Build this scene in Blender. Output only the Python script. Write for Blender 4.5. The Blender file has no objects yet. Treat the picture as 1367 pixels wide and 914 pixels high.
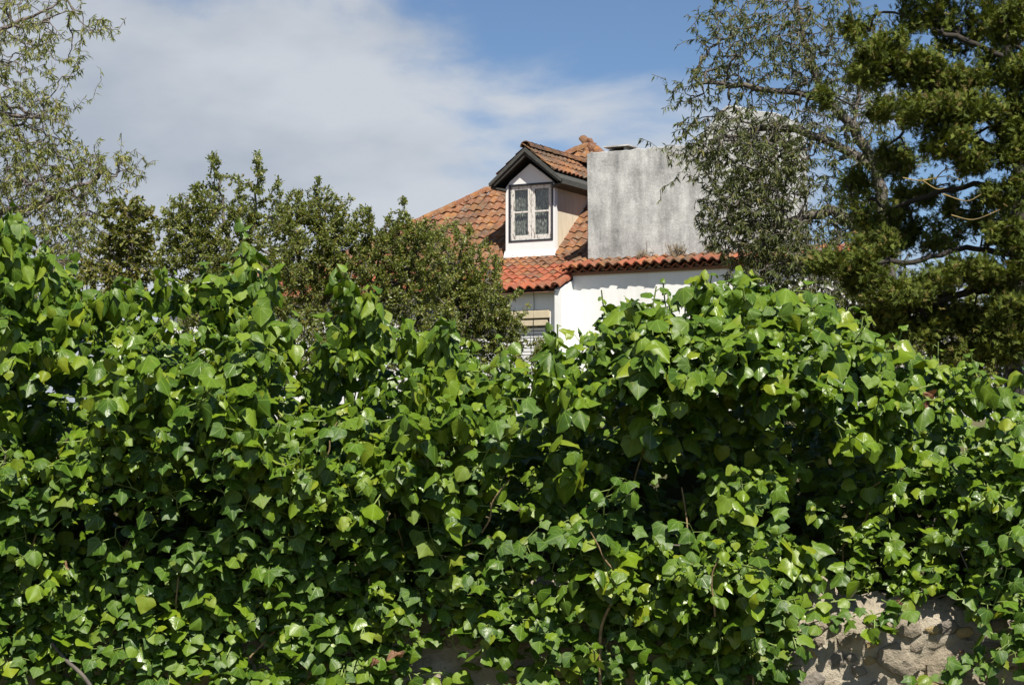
import bpy, math
import numpy as np
from mathutils import Matrix, Vector

R = math.radians
sc = bpy.context.scene
COL = sc.collection

# ------------------------------------------------------------------ camera
F, PW, PH = 2500.0, 1367.0, 914.0
PITCH = math.atan(143 / F)
EYE = np.array([0.0, 0.0, 1.6])
cam = bpy.data.cameras.new("camera")
cam.sensor_width = 36.0
cam.lens = 36.0 * F / PW
cam.clip_end = 6000
cam.clip_start = 0.05
cam_ob = bpy.data.objects.new("camera", cam)
COL.objects.link(cam_ob)
cam_ob.location = EYE
cam_ob.rotation_euler = (R(90) + PITCH, 0, 0)
sc.camera = cam_ob

# ------------------------------------------------------------------ sun, sky, exposure
SUN_AZ = R(162)          # clockwise from +Y: behind the camera, to its right
SUN_EL = R(53)
SUN_DIR = np.array([math.sin(SUN_AZ) * math.cos(SUN_EL), math.cos(SUN_AZ) * math.cos(SUN_EL), math.sin(SUN_EL)])
sun = bpy.data.lights.new("sun", 'SUN')
sun.energy = 4.9
sun.angle = R(0.53)
sun.color = (1.0, 0.94, 0.83)
sun_ob = bpy.data.objects.new("sun", sun)
COL.objects.link(sun_ob)
sun_ob.rotation_euler = Vector(SUN_DIR).to_track_quat('Z', 'Y').to_euler()

world = bpy.data.worlds.new("World")
sc.world = world
world.use_nodes = True
wn, wl = world.node_tree.nodes, world.node_tree.links
wn.clear()
w_out = wn.new('ShaderNodeOutputWorld')
w_bg = wn.new('ShaderNodeBackground')
w_bg.inputs['Strength'].default_value = 0.066
sky = wn.new('ShaderNodeTexSky')
sky.sky_type = 'NISHITA'
sky.sun_disc = False
sky.sun_elevation = SUN_EL
sky.sun_rotation = SUN_AZ
sky.altitude = 1500
sky.air_density = 1.0
sky.dust_density = 0.0
sky.ozone_density = 4.5


def wnode(kind, **kw):
    n = wn.new(kind)
    for k, v in kw.items():
        if k == 'op':
            n.operation = v
        else:
            n.inputs[k].default_value = v
    return n


w_tc = wn.new('ShaderNodeTexCoord')
w_sep = wn.new('ShaderNodeSeparateXYZ')
wl.new(w_tc.outputs['Generated'], w_sep.inputs[0])
w_map = wn.new('ShaderNodeMapping')
w_map.inputs['Scale'].default_value = (1.0, 1.0, 2.2)
w_map.inputs['Location'].default_value = (3.03, 0.4, 1.7)
wl.new(w_tc.outputs['Generated'], w_map.inputs[0])
w_n1 = wnode('ShaderNodeTexNoise', Scale=7.0, Detail=7.0, Roughness=0.52, Distortion=0.35)
wl.new(w_map.outputs[0], w_n1.inputs['Vector'])
w_n2 = wnode('ShaderNodeTexNoise', Scale=6.0, Detail=5.0, Roughness=0.5)
wl.new(w_map.outputs[0], w_n2.inputs['Vector'])
# a bank of cloud whose edge climbs to the left, broken up by noise: q = 0.2 - 0.5x - z + 0.35(n-.5)
w_a = wnode('ShaderNodeMath', op='MULTIPLY_ADD')
w_a.inputs[1].default_value = -0.52
w_a.inputs[2].default_value = 0.252
wl.new(w_sep.outputs['X'], w_a.inputs[0])
w_b = wnode('ShaderNodeMath', op='SUBTRACT')
wl.new(w_a.outputs[0], w_b.inputs[0])
wl.new(w_sep.outputs['Z'], w_b.inputs[1])
w_c = wnode('ShaderNodeMath', op='MULTIPLY_ADD')
w_c.inputs[1].default_value = 0.42
wl.new(w_n1.outputs['Fac'], w_c.inputs[0])
wl.new(w_b.outputs[0], w_c.inputs[2])
w_mr = wn.new('ShaderNodeMapRange')
w_mr.interpolation_type = 'SMOOTHSTEP'
w_mr.inputs['From Min'].default_value = 0.195
w_mr.inputs['From Max'].default_value = 0.30
wl.new(w_c.outputs[0], w_mr.inputs['Value'])
w_cl = wn.new('ShaderNodeValToRGB')
w_cl.color_ramp.elements[0].position = 0.40
w_cl.color_ramp.elements[0].color = (4.2, 4.75, 5.6, 1)
w_cl.color_ramp.elements[1].position = 0.60
w_cl.color_ramp.elements[1].color = (6.0, 6.4, 7.0, 1)
wl.new(w_n2.outputs['Fac'], w_cl.inputs[0])
w_mix = wn.new('ShaderNodeMix')
w_mix.data_type = 'RGBA'
wl.new(w_mr.outputs[0], w_mix.inputs[0])
wl.new(sky.outputs[0], w_mix.inputs[6])
wl.new(w_cl.outputs[0], w_mix.inputs[7])
wl.new(w_mix.outputs[2], w_bg.inputs['Color'])
wl.new(w_bg.outputs[0], w_out.inputs['Surface'])

sc.view_settings.view_transform = 'Standard'
sc.view_settings.look = 'None'
sc.view_settings.gamma = 1.0
sc.view_settings.exposure = 0.6
sc.cycles.max_bounces = 6
sc.cycles.diffuse_bounces = 2
sc.cycles.glossy_bounces = 2
sc.cycles.transmission_bounces = 4
sc.cycles.transparent_max_bounces = 6
sc.cycles.caustics_reflective = False
sc.cycles.caustics_refractive = False
sc.cycles.use_denoising = True

# ------------------------------------------------------------------ helpers
CP, SP = math.cos(PITCH), math.sin(PITCH)


def at(px, py, Y):
    """world point at distance Y that the photograph shows at pixel px, py"""
    dx, dy = (px - PW / 2) / F, (PH / 2 - py) / F
    d = np.array([dx, CP - dy * SP, SP + dy * CP])
    return EYE + d * (Y / d[1])


def project(P):
    P = np.asarray(P) - EYE
    f = P[..., 1] * CP + P[..., 2] * SP
    y = -P[..., 1] * SP + P[..., 2] * CP
    return PW / 2 + F * P[..., 0] / f, PH / 2 - F * y / f, f


def unit(v):
    v = np.asarray(v, float)
    return v / np.maximum(np.linalg.norm(v, axis=-1, keepdims=True), 1e-9)


def tag(o, label=None, cat=None, group=None, kind=None):
    if label: o['label'] = label
    if cat: o['category'] = cat
    if group: o['group'] = group
    if kind: o['kind'] = kind
    return o


def empty(name, loc=(0, 0, 0), rz=0.0):
    o = bpy.data.objects.new(name, None)
    COL.objects.link(o)
    o.location = loc
    o.rotation_euler = (0, 0, rz)
    o.empty_display_size = 0.1
    return o


def link(name, me, parent=None, mat=None):
    o = bpy.data.objects.new(name, me)
    COL.objects.link(o)
    o.parent = parent
    if mat is not None and len(me.materials) == 0:
        me.materials.append(mat)
    return o


def np_mesh(name, V, Fc, uv=None, rnd=None, smooth=True):
    """all faces of one size; uv and rnd per vertex"""
    V = np.ascontiguousarray(V, np.float32)
    Fc = np.ascontiguousarray(Fc, np.int32)
    m, k = Fc.shape
    me = bpy.data.meshes.new(name)
    me.vertices.add(len(V))
    me.vertices.foreach_set('co', V.ravel())
    me.loops.add(m * k)
    me.loops.foreach_set('vertex_index', Fc.ravel())
    me.polygons.add(m)
    me.polygons.foreach_set('loop_start', np.arange(0, m * k, k, dtype=np.int32))
    me.polygons.foreach_set('loop_total', np.full(m, k, np.int32))
    me.polygons.foreach_set('use_smooth', np.full(m, smooth, bool))
    if uv is not None:
        l = me.uv_layers.new(name='UVMap')
        l.data.foreach_set('uv', np.ascontiguousarray(uv[Fc.ravel()], np.float32).ravel())
    if rnd is not None:
        a = me.attributes.new('rnd', 'FLOAT', 'POINT')
        a.data.foreach_set('value', np.ascontiguousarray(rnd, np.float32))
    me.update(calc_edges=True)
    me.validate()
    return me


def poly_mesh(name, V, Fc, smooth=False):
    me = bpy.data.meshes.new(name)
    me.from_pydata([tuple(map(float, v)) for v in V], [], [tuple(f) for f in Fc])
    me.polygons.foreach_set('use_smooth', [smooth] * len(me.polygons))
    me.update()
    return me


class MB:
    """collects boxes and prisms into one mesh"""
    def __init__(self):
        self.V, self.F = [], []

    def add(self, V, Fc):
        n = len(self.V)
        self.V += [tuple(v) for v in V]
        self.F += [tuple(i + n for i in f) for f in Fc]
        return self

    def box(self, x0, x1, y0, y1, z0, z1):
        V = [(x0, y0, z0), (x1, y0, z0), (x1, y1, z0), (x0, y1, z0), (x0, y0, z1), (x1, y0, z1), (x1, y1, z1), (x0, y1, z1)]
        return self.add(V, [(0, 3, 2, 1), (4, 5, 6, 7), (0, 1, 5, 4), (1, 2, 6, 5), (2, 3, 7, 6), (3, 0, 4, 7)])

    def prism_y(self, pts, y0, y1):
        """pts: (x,z) counter-clockwise seen from -y"""
        n = len(pts)
        V = [(x, y0, z) for x, z in pts] + [(x, y1, z) for x, z in pts]
        Fc = [tuple(range(n)), tuple(reversed(range(n, 2 * n)))]
        Fc += [(i, i + n, (i + 1) % n + n, (i + 1) % n) for i in range(n)]
        return self.add(V, Fc)

    def prism_x(self, pts, x0, x1):
        n = len(pts)
        V = [(x0, y, z) for y, z in pts] + [(x1, y, z) for y, z in pts]
        Fc = [tuple(range(n)), tuple(reversed(range(n, 2 * n)))]
        Fc += [(i, i + n, (i + 1) % n + n, (i + 1) % n) for i in range(n)]
        return self.add(V, Fc)

    def build(self, name, mat, parent=None, bevel=0.0):
        me = poly_mesh(name, self.V, self.F)
        import bmesh
        bm = bmesh.new()
        bm.from_mesh(me)
        bmesh.ops.recalc_face_normals(bm, faces=bm.faces)
        if bevel:
            bmesh.ops.bevel(bm, geom=bm.edges[:], offset=bevel, segments=1, affect='EDGES')
        bm.to_mesh(me)
        bm.free()
        return link(name, me, parent, mat)


def tubes(P0, P1, r0, r1, sides=4):
    """straight tapered tubes between point arrays -> V, quads"""
    P0, P1 = np.asarray(P0, float), np.asarray(P1, float)
    n = len(P0)
    d = unit(P1 - P0)
    ref = np.where(np.abs(d[:, 2:3]) > 0.9, np.array([[1.0, 0, 0]]), np.array([[0, 0, 1.0]]))
    a = unit(np.cross(d, ref))
    b = np.cross(d, a)
    ang = np.arange(sides) * 2 * math.pi / sides
    ring = a[:, None, :] * np.cos(ang)[None, :, None] + b[:, None, :] * np.sin(ang)[None, :, None]
    V0 = P0[:, None, :] + ring * np.asarray(r0)[:, None, None]
    V1 = P1[:, None, :] + ring * np.asarray(r1)[:, None, None]
    V = np.concatenate([V0, V1], 1).reshape(-1, 3)
    base = (np.arange(n) * 2 * sides)[:, None, None]
    i = np.arange(sides)
    j = (i + 1) % sides
    q = np.stack([i, j, j + sides, i + sides], 1)[None]
    return V, (base + q).reshape(-1, 4)


def smooth_tube(pts, radii, sides=7, sub=6):
    """one continuous bent tube through pts (Catmull-Rom)"""
    pts = np.asarray(pts, float)
    radii = np.asarray(radii, float)
    ext = np.vstack([2 * pts[0] - pts[1], pts, 2 * pts[-1] - pts[-2]])
    out, rr = [], []
    for i in range(1, len(ext) - 2):
        for t in np.linspace(0, 1, sub, endpoint=(i == len(ext) - 3)):
            p0, p1, p2, p3 = ext[i - 1:i + 3]
            out.append(0.5 * (2 * p1 + (p2 - p0) * t + (2 * p0 - 5 * p1 + 4 * p2 - p3) * t * t + (3 * p1 - p0 - 3 * p2 + p3) * t ** 3))
            rr.append(radii[i - 1] * (1 - t) + radii[i] * t)
    C, rr = np.array(out), np.array(rr)
    T = unit(np.gradient(C, axis=0))
    a = unit(np.cross(T[0], [0.3, 0.2, 1.0] if abs(T[0][2]) < 0.9 else [1, 0, 0]))
    V = []
    for i in range(len(C)):
        a = unit(a - T[i] * (a @ T[i]))
        b = np.cross(T[i], a)
        for k in range(sides):
            g = 2 * math.pi * k / sides
            V.append(C[i] + rr[i] * (a * math.cos(g) + b * math.sin(g)))
    Fc = []
    for i in range(len(C) - 1):
        for k in range(sides):
            k2 = (k + 1) % sides
            Fc.append((i * sides + k, i * sides + k2, (i + 1) * sides + k2, (i + 1) * sides + k))
    return np.array(V), np.array(Fc)


def stamp(tmpl, T, N, S, P, rnd=None):
    """copies of a leaf template: x = side, y = towards the tip, z = blade normal"""
    V0, F0, U0 = tmpl
    X = np.cross(T, N)
    M = np.stack([X, T, N], 2) * np.asarray(S)[:, None, None]
    V = np.einsum('nij,kj->nki', M, V0) + P[:, None, :]
    n, k = len(P), len(V0)
    Fc = (F0[None] + (np.arange(n) * k)[:, None, None]).reshape(-1, F0.shape[1])
    uv = np.tile(U0, (n, 1))
    r = np.repeat(np.zeros(n) if rnd is None else rnd, k)
    return V.reshape(-1, 3), Fc, uv, r


def cat(parts):
    V, Fc, U, Rn, n = [], [], [], [], 0
    for v, f, u, r in parts:
        V.append(v); Fc.append(f + n); U.append(u); Rn.append(r)
        n += len(v)
    return np.concatenate(V), np.concatenate(Fc), np.concatenate(U), np.concatenate(Rn)


# ------------------------------------------------------------------ materials
def mat_base(name):
    m = bpy.data.materials.new(name)
    m.use_nodes = True
    nt = m.node_tree
    b = nt.nodes['Principled BSDF']
    return m, nt.nodes, nt.links, b


def N(nodes, kind, **kw):
    n = nodes.new(kind)
    for k, v in kw.items():
        k = k.replace('_', ' ')
        if k == 'op':
            n.operation = v
        else:
            n.inputs[k].default_value = v
    return n


def ramp(nodes, stops, interp='LINEAR'):
    r = nodes.new('ShaderNodeValToRGB')
    r.color_ramp.interpolation = interp
    e = r.color_ramp.elements
    while len(e) < len(stops):
        e.new(0.5)
    for i, (p, c) in enumerate(stops):
        e[i].position = p
        e[i].color = (*c, 1) if len(c) == 3 else c
    return r


def mixc(nodes, links, fac, a, b, mode='MIX'):
    m = nodes.new('ShaderNodeMix')
    m.data_type = 'RGBA'
    m.blend_type = mode
    for sock, v in ((m.inputs[0], fac), (m.inputs[6], a), (m.inputs[7], b)):
        if hasattr(v, 'is_linked'):
            links.new(v, sock)
        elif isinstance(v, (int, float)):
            sock.default_value = v
        else:
            sock.default_value = (*v, 1)
    return m.outputs[2]


def math_node(nodes, links, op, a, b=None, c=None, clamp=False):
    m = nodes.new('ShaderNodeMath')
    m.operation = op
    m.use_clamp = clamp
    for i, v in enumerate((a, b, c)):
        if v is None: continue
        if hasattr(v, 'is_linked'):
            links.new(v, m.inputs[i])
        else:
            m.inputs[i].default_value = v
    return m.outputs[0]


def noise(nodes, links, vec, scale, detail=4.0, rough=0.55, dist=0.0):
    n = nodes.new('ShaderNodeTexNoise')
    n.inputs['Scale'].default_value = scale
    n.inputs['Detail'].default_value = detail
    n.inputs['Roughness'].default_value = rough
    n.inputs['Distortion'].default_value = dist
    if vec is not None:
        links.new(vec, n.inputs['Vector'])
    return n.outputs['Fac']


def bump(nodes, links, bsdf, height, strength=0.4, dist=0.02):
    b = nodes.new('ShaderNodeBump')
    b.inputs['Strength'].default_value = strength
    b.inputs['Distance'].default_value = dist
    links.new(height, b.inputs['Height'])
    links.new(b.outputs[0], bsdf.inputs['Normal'])


def rnd_socket(nodes, links):
    a = nodes.new('ShaderNodeAttribute')
    a.attribute_name = 'rnd'
    o = nodes.new('ShaderNodeObjectInfo')
    s = math_node(nodes, links, 'ADD', a.outputs['Fac'], o.outputs['Random'])
    return math_node(nodes, links, 'FRACT', s)


def leaf_material(name, stops, transl=0.3, rough=0.4, spec=0.5, veins=False, tcol=None, gloss_var=False):
    m, nd, lk, b = mat_base(name)
    rn = rnd_socket(nd, lk)
    r = ramp(nd, stops)
    lk.new(rn, r.inputs[0])
    colr = r.outputs[0]
    if veins:
        uvn = nd.new('ShaderNodeUVMap')
        sep = nd.new('ShaderNodeSeparateXYZ')
        lk.new(uvn.outputs[0], sep.inputs[0])
        x = math_node(nd, lk, 'ABSOLUTE', math_node(nd, lk, 'SUBTRACT', sep.outputs['X'], 0.5))
        y = math_node(nd, lk, 'ADD', sep.outputs['Y'], -0.03)
        ang = math_node(nd, lk, 'ARCTAN2', x, y)
        rad = math_node(nd, lk, 'SQRT', math_node(nd, lk, 'ADD', math_node(nd, lk, 'MULTIPLY', x, x), math_node(nd, lk, 'MULTIPLY', y, y)))
        dmin = None
        for a0 in (0.0, 0.62, 1.3):
            d = math_node(nd, lk, 'ABSOLUTE', math_node(nd, lk, 'SUBTRACT', ang, a0))
            dmin = d if dmin is None else math_node(nd, lk, 'MINIMUM', dmin, d)
        dd = math_node(nd, lk, 'MULTIPLY', dmin, rad)
        v = nd.new('ShaderNodeMapRange')
        v.inputs['From Min'].default_value = 0.004
        v.inputs['From Max'].default_value = 0.022
        v.inputs['To Min'].default_value = 0.5
        v.inputs['To Max'].default_value = 0.0
        lk.new(dd, v.inputs['Value'])
        nz = noise(nd, lk, uvn.outputs[0], 5.0, 3.0)
        colr = mixc(nd, lk, math_node(nd, lk, 'MULTIPLY', nz, 0.55), colr, (0.03, 0.08, 0.003))
        colr = mixc(nd, lk, v.outputs[0], colr, (0.20, 0.31, 0.04))
        off = nd.new('ShaderNodeVectorMath')
        off.operation = 'ADD'
        cmb = nd.new('ShaderNodeCombineXYZ')
        lk.new(math_node(nd, lk, 'MULTIPLY', rn, 57.0), cmb.inputs[0])
        lk.new(uvn.outputs[0], off.inputs[0])
        lk.new(cmb.outputs[0], off.inputs[1])
        sp = noise(nd, lk, off.outputs[0], 4.5, 4.0, 0.6)
        sr = ramp(nd, [(0.60, (0, 0, 0)), (0.70, (1, 1, 1))])
        lk.new(sp, sr.inputs[0])
        has = math_node(nd, lk, 'GREATER_THAN', math_node(nd, lk, 'FRACT', math_node(nd, lk, 'MULTIPLY', rn, 13.7)), 0.62)
        colr = mixc(nd, lk, math_node(nd, lk, 'MULTIPLY', math_node(nd, lk, 'MULTIPLY', sr.outputs[0], has), 0.75), colr, (0.23, 0.20, 0.05))
        dusty = noise(nd, lk, off.outputs[0], 1.3, 2.0)
        colr = mixc(nd, lk, math_node(nd, lk, 'MULTIPLY', dusty, 0.05), colr, (0.26, 0.28, 0.20))
        # fine puckering between the veins
        bump(nd, lk, b, math_node(nd, lk, 'ADD', math_node(nd, lk, 'MULTIPLY', nz, 0.6), math_node(nd, lk, 'MULTIPLY', v.outputs[0], -0.5)), 0.25, 0.006)
    lk.new(colr, b.inputs['Base Color'])
    b.inputs['Roughness'].default_value = rough
    b.inputs['Specular IOR Level'].default_value = spec
    if gloss_var:
        r2 = math_node(nd, lk, 'MULTIPLY_ADD', math_node(nd, lk, 'FRACT', math_node(nd, lk, 'MULTIPLY', rn, 7.31)), 0.28, rough - 0.10)
        lk.new(r2, b.inputs['Roughness'])
    t = nd.new('ShaderNodeBsdfTranslucent')
    tc = mixc(nd, lk, 1.0, colr, tcol or (1.5, 1.5, 0.5), 'MULTIPLY')
    lk.new(tc, t.inputs['Color'])
    mx = nd.new('ShaderNodeMixShader')
    mx.inputs[0].default_value = transl
    lk.new(b.outputs[0], mx.inputs[1])
    lk.new(t.outputs[0], mx.inputs[2])
    lk.new(mx.outputs[0], nd['Material Output'].inputs['Surface'])
    return m


def bark_material(name, c0, c1, scale=18.0):
    m, nd, lk, b = mat_base(name)
    g = nd.new('ShaderNodeNewGeometry')
    n = noise(nd, lk, g.outputs['Position'], scale, 5.0, 0.6)
    r = ramp(nd, [(0.3, c0), (0.7, c1)])
    lk.new(n, r.inputs[0])
    lk.new(r.outputs[0], b.inputs['Base Color'])
    b.inputs['Roughness'].default_value = 0.9
    bump(nd, lk, b, n, 0.5, 0.01)
    return m


def plaster_material(name, base, stain, amount=0.35, dark=(0.25, 0.24, 0.22)):
    m, nd, lk, b = mat_base(name)
    tc = nd.new('ShaderNodeTexCoord')
    mp = nd.new('ShaderNodeMapping')
    mp.inputs['Scale'].default_value = (2.2, 2.2, 0.6)
    lk.new(tc.outputs['Object'], mp.inputs[0])
    n1 = noise(nd, lk, mp.outputs[0], 2.0, 7.0, 0.62)
    n2 = noise(nd, lk, tc.outputs['Object'], 9.0, 6.0, 0.65)
    r1 = ramp(nd, [(0.45, (0, 0, 0)), (0.75, (1, 1, 1))])
    lk.new(n1, r1.inputs[0])
    c = mixc(nd, lk, math_node(nd, lk, 'MULTIPLY', r1.outputs[0], amount), base, stain)
    r2 = ramp(nd, [(0.66, (0, 0, 0)), (0.78, (1, 1, 1))])
    lk.new(n2, r2.inputs[0])
    c = mixc(nd, lk, math_node(nd, lk, 'MULTIPLY', r2.outputs[0], amount), c, dark)
    lk.new(c, b.inputs['Base Color'])
    b.inputs['Roughness'].default_value = 0.85
    bump(nd, lk, b, n2, 0.25, 0.01)
    return m


def cement_material():
    m, nd, lk, b = mat_base("weathered_cement")
    tc = nd.new('ShaderNodeTexCoord')
    mp = nd.new('ShaderNodeMapping')
    mp.inputs['Scale'].default_value = (1.5, 1.5, 0.28)
    lk.new(tc.outputs['Object'], mp.inputs[0])
    streak = noise(nd, lk, mp.outputs[0], 2.1, 6.0, 0.65, 0.3)
    blot = noise(nd, lk, tc.outputs['Object'], 2.1, 8.0, 0.7)
    fine = noise(nd, lk, tc.outputs['Object'], 22.0, 5.0, 0.75)
    r = ramp(nd, [(0.34, (0.12, 0.12, 0.12)), (0.43, (0.28, 0.28, 0.275)), (0.50, (0.42, 0.42, 0.41)), (0.62, (0.70, 0.70, 0.68))])
    s = math_node(nd, lk, 'ADD', math_node(nd, lk, 'MULTIPLY', streak, 0.42), math_node(nd, lk, 'MULTIPLY', blot, 0.42))
    s = math_node(nd, lk, 'ADD', s, math_node(nd, lk, 'MULTIPLY', fine, 0.18))
    lk.new(s, r.inputs[0])
    lk.new(r.outputs[0], b.inputs['Base Color'])
    b.inputs['Roughness'].default_value = 0.93
    bump(nd, lk, b, fine, 0.45, 0.02)
    return m


def tile_material(name, stops, lichen=0.5):
    m, nd, lk, b = mat_base(name)
    rn = rnd_socket(nd, lk)
    r = ramp(nd, stops)
    lk.new(rn, r.inputs[0])
    g = nd.new('ShaderNodeNewGeometry')
    n1 = noise(nd, lk, g.outputs['Position'], 3.2, 6.0, 0.65)
    n2 = noise(nd, lk, g.outputs['Position'], 17.0, 5.0, 0.75)
    n3 = noise(nd, lk, g.outputs['Position'], 1.1, 4.0, 0.6)
    rl = ramp(nd, [(0.50, (0, 0, 0)), (0.66, (1, 1, 1))])
    lk.new(n1, rl.inputs[0])
    c = mixc(nd, lk, math_node(nd, lk, 'MULTIPLY', rl.outputs[0], lichen), r.outputs[0], (0.34, 0.14, 0.028))
    rg = ramp(nd, [(0.50, (0, 0, 0)), (0.66, (1, 1, 1))])
    lk.new(n2, rg.inputs[0])
    c = mixc(nd, lk, math_node(nd, lk, 'MULTIPLY', rg.outputs[0], lichen), c, (0.27, 0.235, 0.18))
    rd = ramp(nd, [(0.46, (0, 0, 0)), (0.64, (1, 1, 1))])
    lk.new(n3, rd.inputs[0])
    c = mixc(nd, lk, math_node(nd, lk, 'MULTIPLY', rd.outputs[0], lichen * 0.85), c, (0.06, 0.05, 0.035))
    lk.new(c, b.inputs['Base Color'])
    b.inputs['Roughness'].default_value = 0.9
    bump(nd, lk, b, n2, 0.4, 0.01)
    return m


def simple_material(name, col, rough=0.8, var=0.35, scale=14.0):
    m, nd, lk, b = mat_base(name)
    tc = nd.new('ShaderNodeTexCoord')
    n = noise(nd, lk, tc.outputs['Object'], scale, 5.0, 0.65)
    c = mixc(nd, lk, n, tuple(x * (1 - var) for x in col), tuple(min(1, x * (1 + var)) for x in col))
    lk.new(c, b.inputs['Base Color'])
    b.inputs['Roughness'].default_value = rough
    return m


def peeling_paint():
    m, nd, lk, b = mat_base("peeling_white_paint")
    tc = nd.new('ShaderNodeTexCoord')
    mp = nd.new('ShaderNodeMapping')
    mp.inputs['Scale'].default_value = (30, 30, 9)
    lk.new(tc.outputs['Object'], mp.inputs[0])
    n = noise(nd, lk, mp.outputs[0], 1.0, 5.0, 0.7)
    r = ramp(nd, [(0.54, (0.70, 0.68, 0.64)), (0.60, (0.20, 0.17, 0.14))])
    lk.new(n, r.inputs[0])
    lk.new(r.outputs[0], b.inputs['Base Color'])
    b.inputs['Roughness'].default_value = 0.7
    return m


def stone_material():
    m, nd, lk, b = mat_base("rubble_stone")
    o = nd.new('ShaderNodeObjectInfo')
    r = ramp(nd, [(0.0, (0.34, 0.30, 0.24)), (0.3, (0.40, 0.35, 0.27)), (0.55, (0.27, 0.245, 0.215)), (0.72, (0.46, 0.36, 0.19)),
                  (0.90, (0.30, 0.20, 0.12)), (0.96, (0.27, 0.20, 0.17))], 'CONSTANT')
    lk.new(o.outputs['Random'], r.inputs[0])
    g = nd.new('ShaderNodeNewGeometry')
    n = noise(nd, lk, g.outputs['Position'], 38.0, 7.0, 0.68)
    c = mixc(nd, lk, n, (0.45, 0.42, 0.40), (1.35, 1.32, 1.25))
    c2 = mixc(nd, lk, 1.0, r.outputs[0], c, 'MULTIPLY')
    lk.new(c2, b.inputs['Base Color'])
    b.inputs['Roughness'].default_value = 0.95
    bump(nd, lk, b, n, 1.0, 0.025)
    return m


def mortar_material():
    m, nd, lk, b = mat_base("lime_mortar")
    g = nd.new('ShaderNodeNewGeometry')
    n = noise(nd, lk, g.outputs['Position'], 30.0, 8.0, 0.72)
    n2 = noise(nd, lk, g.outputs['Position'], 5.0, 4.0, 0.6)
    r = ramp(nd, [(0.3, (0.26, 0.21, 0.15)), (0.46, (0.52, 0.45, 0.34)), (0.66, (0.66, 0.59, 0.47))])
    lk.new(math_node(nd, lk, 'ADD', math_node(nd, lk, 'MULTIPLY', n, 0.6), math_node(nd, lk, 'MULTIPLY', n2, 0.4)), r.inputs[0])
    lk.new(r.outputs[0], b.inputs['Base Color'])
    b.inputs['Roughness'].default_value = 0.97
    bump(nd, lk, b, n, 1.0, 0.035)
    return m


def ground_material():
    m, nd, lk, b = mat_base("dry_grass_ground")
    g = nd.new('ShaderNodeNewGeometry')
    n = noise(nd, lk, g.outputs['Position'], 1.3, 8.0, 0.65)
    r = ramp(nd, [(0.3, (0.05, 0.06, 0.025)), (0.55, (0.10, 0.09, 0.045)), (0.8, (0.17, 0.14, 0.08))])
    lk.new(n, r.inputs[0])
    lk.new(r.outputs[0], b.inputs['Base Color'])
    b.inputs['Roughness'].default_value = 0.95
    bump(nd, lk, b, n, 0.6, 0.05)
    return m


def glass_material():
    m, nd, lk, b = mat_base("window_glass")
    tr = nd.new('ShaderNodeBsdfTransparent')
    tr.inputs['Color'].default_value = (0.75, 0.78, 0.78, 1)
    gl = nd.new('ShaderNodeBsdfGlossy')
    gl.inputs['Roughness'].default_value = 0.05
    mx = nd.new('ShaderNodeMixShader')
    mx.inputs[0].default_value = 0.07
    lk.new(tr.outputs[0], mx.inputs[1])
    lk.new(gl.outputs[0], mx.inputs[2])
    lk.new(mx.outputs[0], nd['Material Output'].inputs['Surface'])
    return m


def lace_material():
    m, nd, lk, b = mat_base("grey_lace_curtain")
    tc = nd.new('ShaderNodeTexCoord')
    mp = nd.new('ShaderNodeMapping')
    mp.inputs['Scale'].default_value = (38, 20, 14)
    lk.new(tc.outputs['Object'], mp.inputs[0])
    n = noise(nd, lk, mp.outputs[0], 1.0, 5.0, 0.7)
    r = ramp(nd, [(0.38, (0.07, 0.065, 0.055)), (0.5, (0.30, 0.28, 0.24)), (0.62, (0.80, 0.78, 0.70))])
    lk.new(n, r.inputs[0])
    lk.new(r.outputs[0], b.inputs['Base Color'])
    b.inputs['Roughness'].default_value = 0.9
    return m


M = {}
M['ground'] = ground_material()
M['stone'] = stone_material()
M['mortar'] = mortar_material()
M['white'] = plaster_material("white_limewash", (0.80, 0.80, 0.79), (0.60, 0.58, 0.54), 0.45, (0.34, 0.33, 0.31))
M['dormer_white'] = plaster_material("dormer_limewash", (0.80, 0.80, 0.80), (0.60, 0.60, 0.60), 0.2)
M['cream'] = plaster_material("cream_plaster", (0.70, 0.62, 0.48), (0.48, 0.39, 0.26), 0.7, (0.25, 0.2, 0.14))
M['cement'] = cement_material()
M['lintel'] = simple_material("cream_stone", (0.55, 0.47, 0.33), 0.85, 0.2)
M['tile_old'] = tile_material("old_clay_tile", [(0.0, (0.185, 0.068, 0.030)), (0.35, (0.22, 0.082, 0.034)), (0.6, (0.16, 0.070, 0.036)), (0.85, (0.235, 0.10, 0.036)), (1.0, (0.125, 0.072, 0.05))], 0.85)
M['tile_new'] = tile_material("new_clay_tile", [(0.0, (0.28, 0.066, 0.030)), (0.5, (0.33, 0.085, 0.036)), (0.8, (0.21, 0.06, 0.033)), (1.0, (0.34, 0.11, 0.045))], 0.45)
M['deck'] = simple_material("roof_bedding", (0.16, 0.08, 0.05), 0.95)
M['wood'] = simple_material("weathered_grey_wood", (0.06, 0.06, 0.054), 0.9, 0.75, 16.0)
M['black'] = simple_material("dark_blue_band", (0.016, 0.017, 0.028), 0.6)
M['paint'] = peeling_paint()
M['glass'] = glass_material()
M['lace'] = lace_material()
M['dark'] = simple_material("dark_interior", (0.02, 0.02, 0.02), 0.9)
M['slat'] = simple_material("white_slat", (0.72, 0.72, 0.72), 0.6, 0.08)
M['cable'] = simple_material("black_cable", (0.02, 0.02, 0.02), 0.6)
M['weed'] = simple_material("dry_weed", (0.24, 0.19, 0.12), 0.9, 0.4)
M['bark_grey'] = bark_material("grey_bark", (0.07, 0.06, 0.055), (0.17, 0.15, 0.12))
M['bark_twig'] = bark_material("purple_grey_twig", (0.10, 0.08, 0.08), (0.20, 0.17, 0.15))
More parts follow.
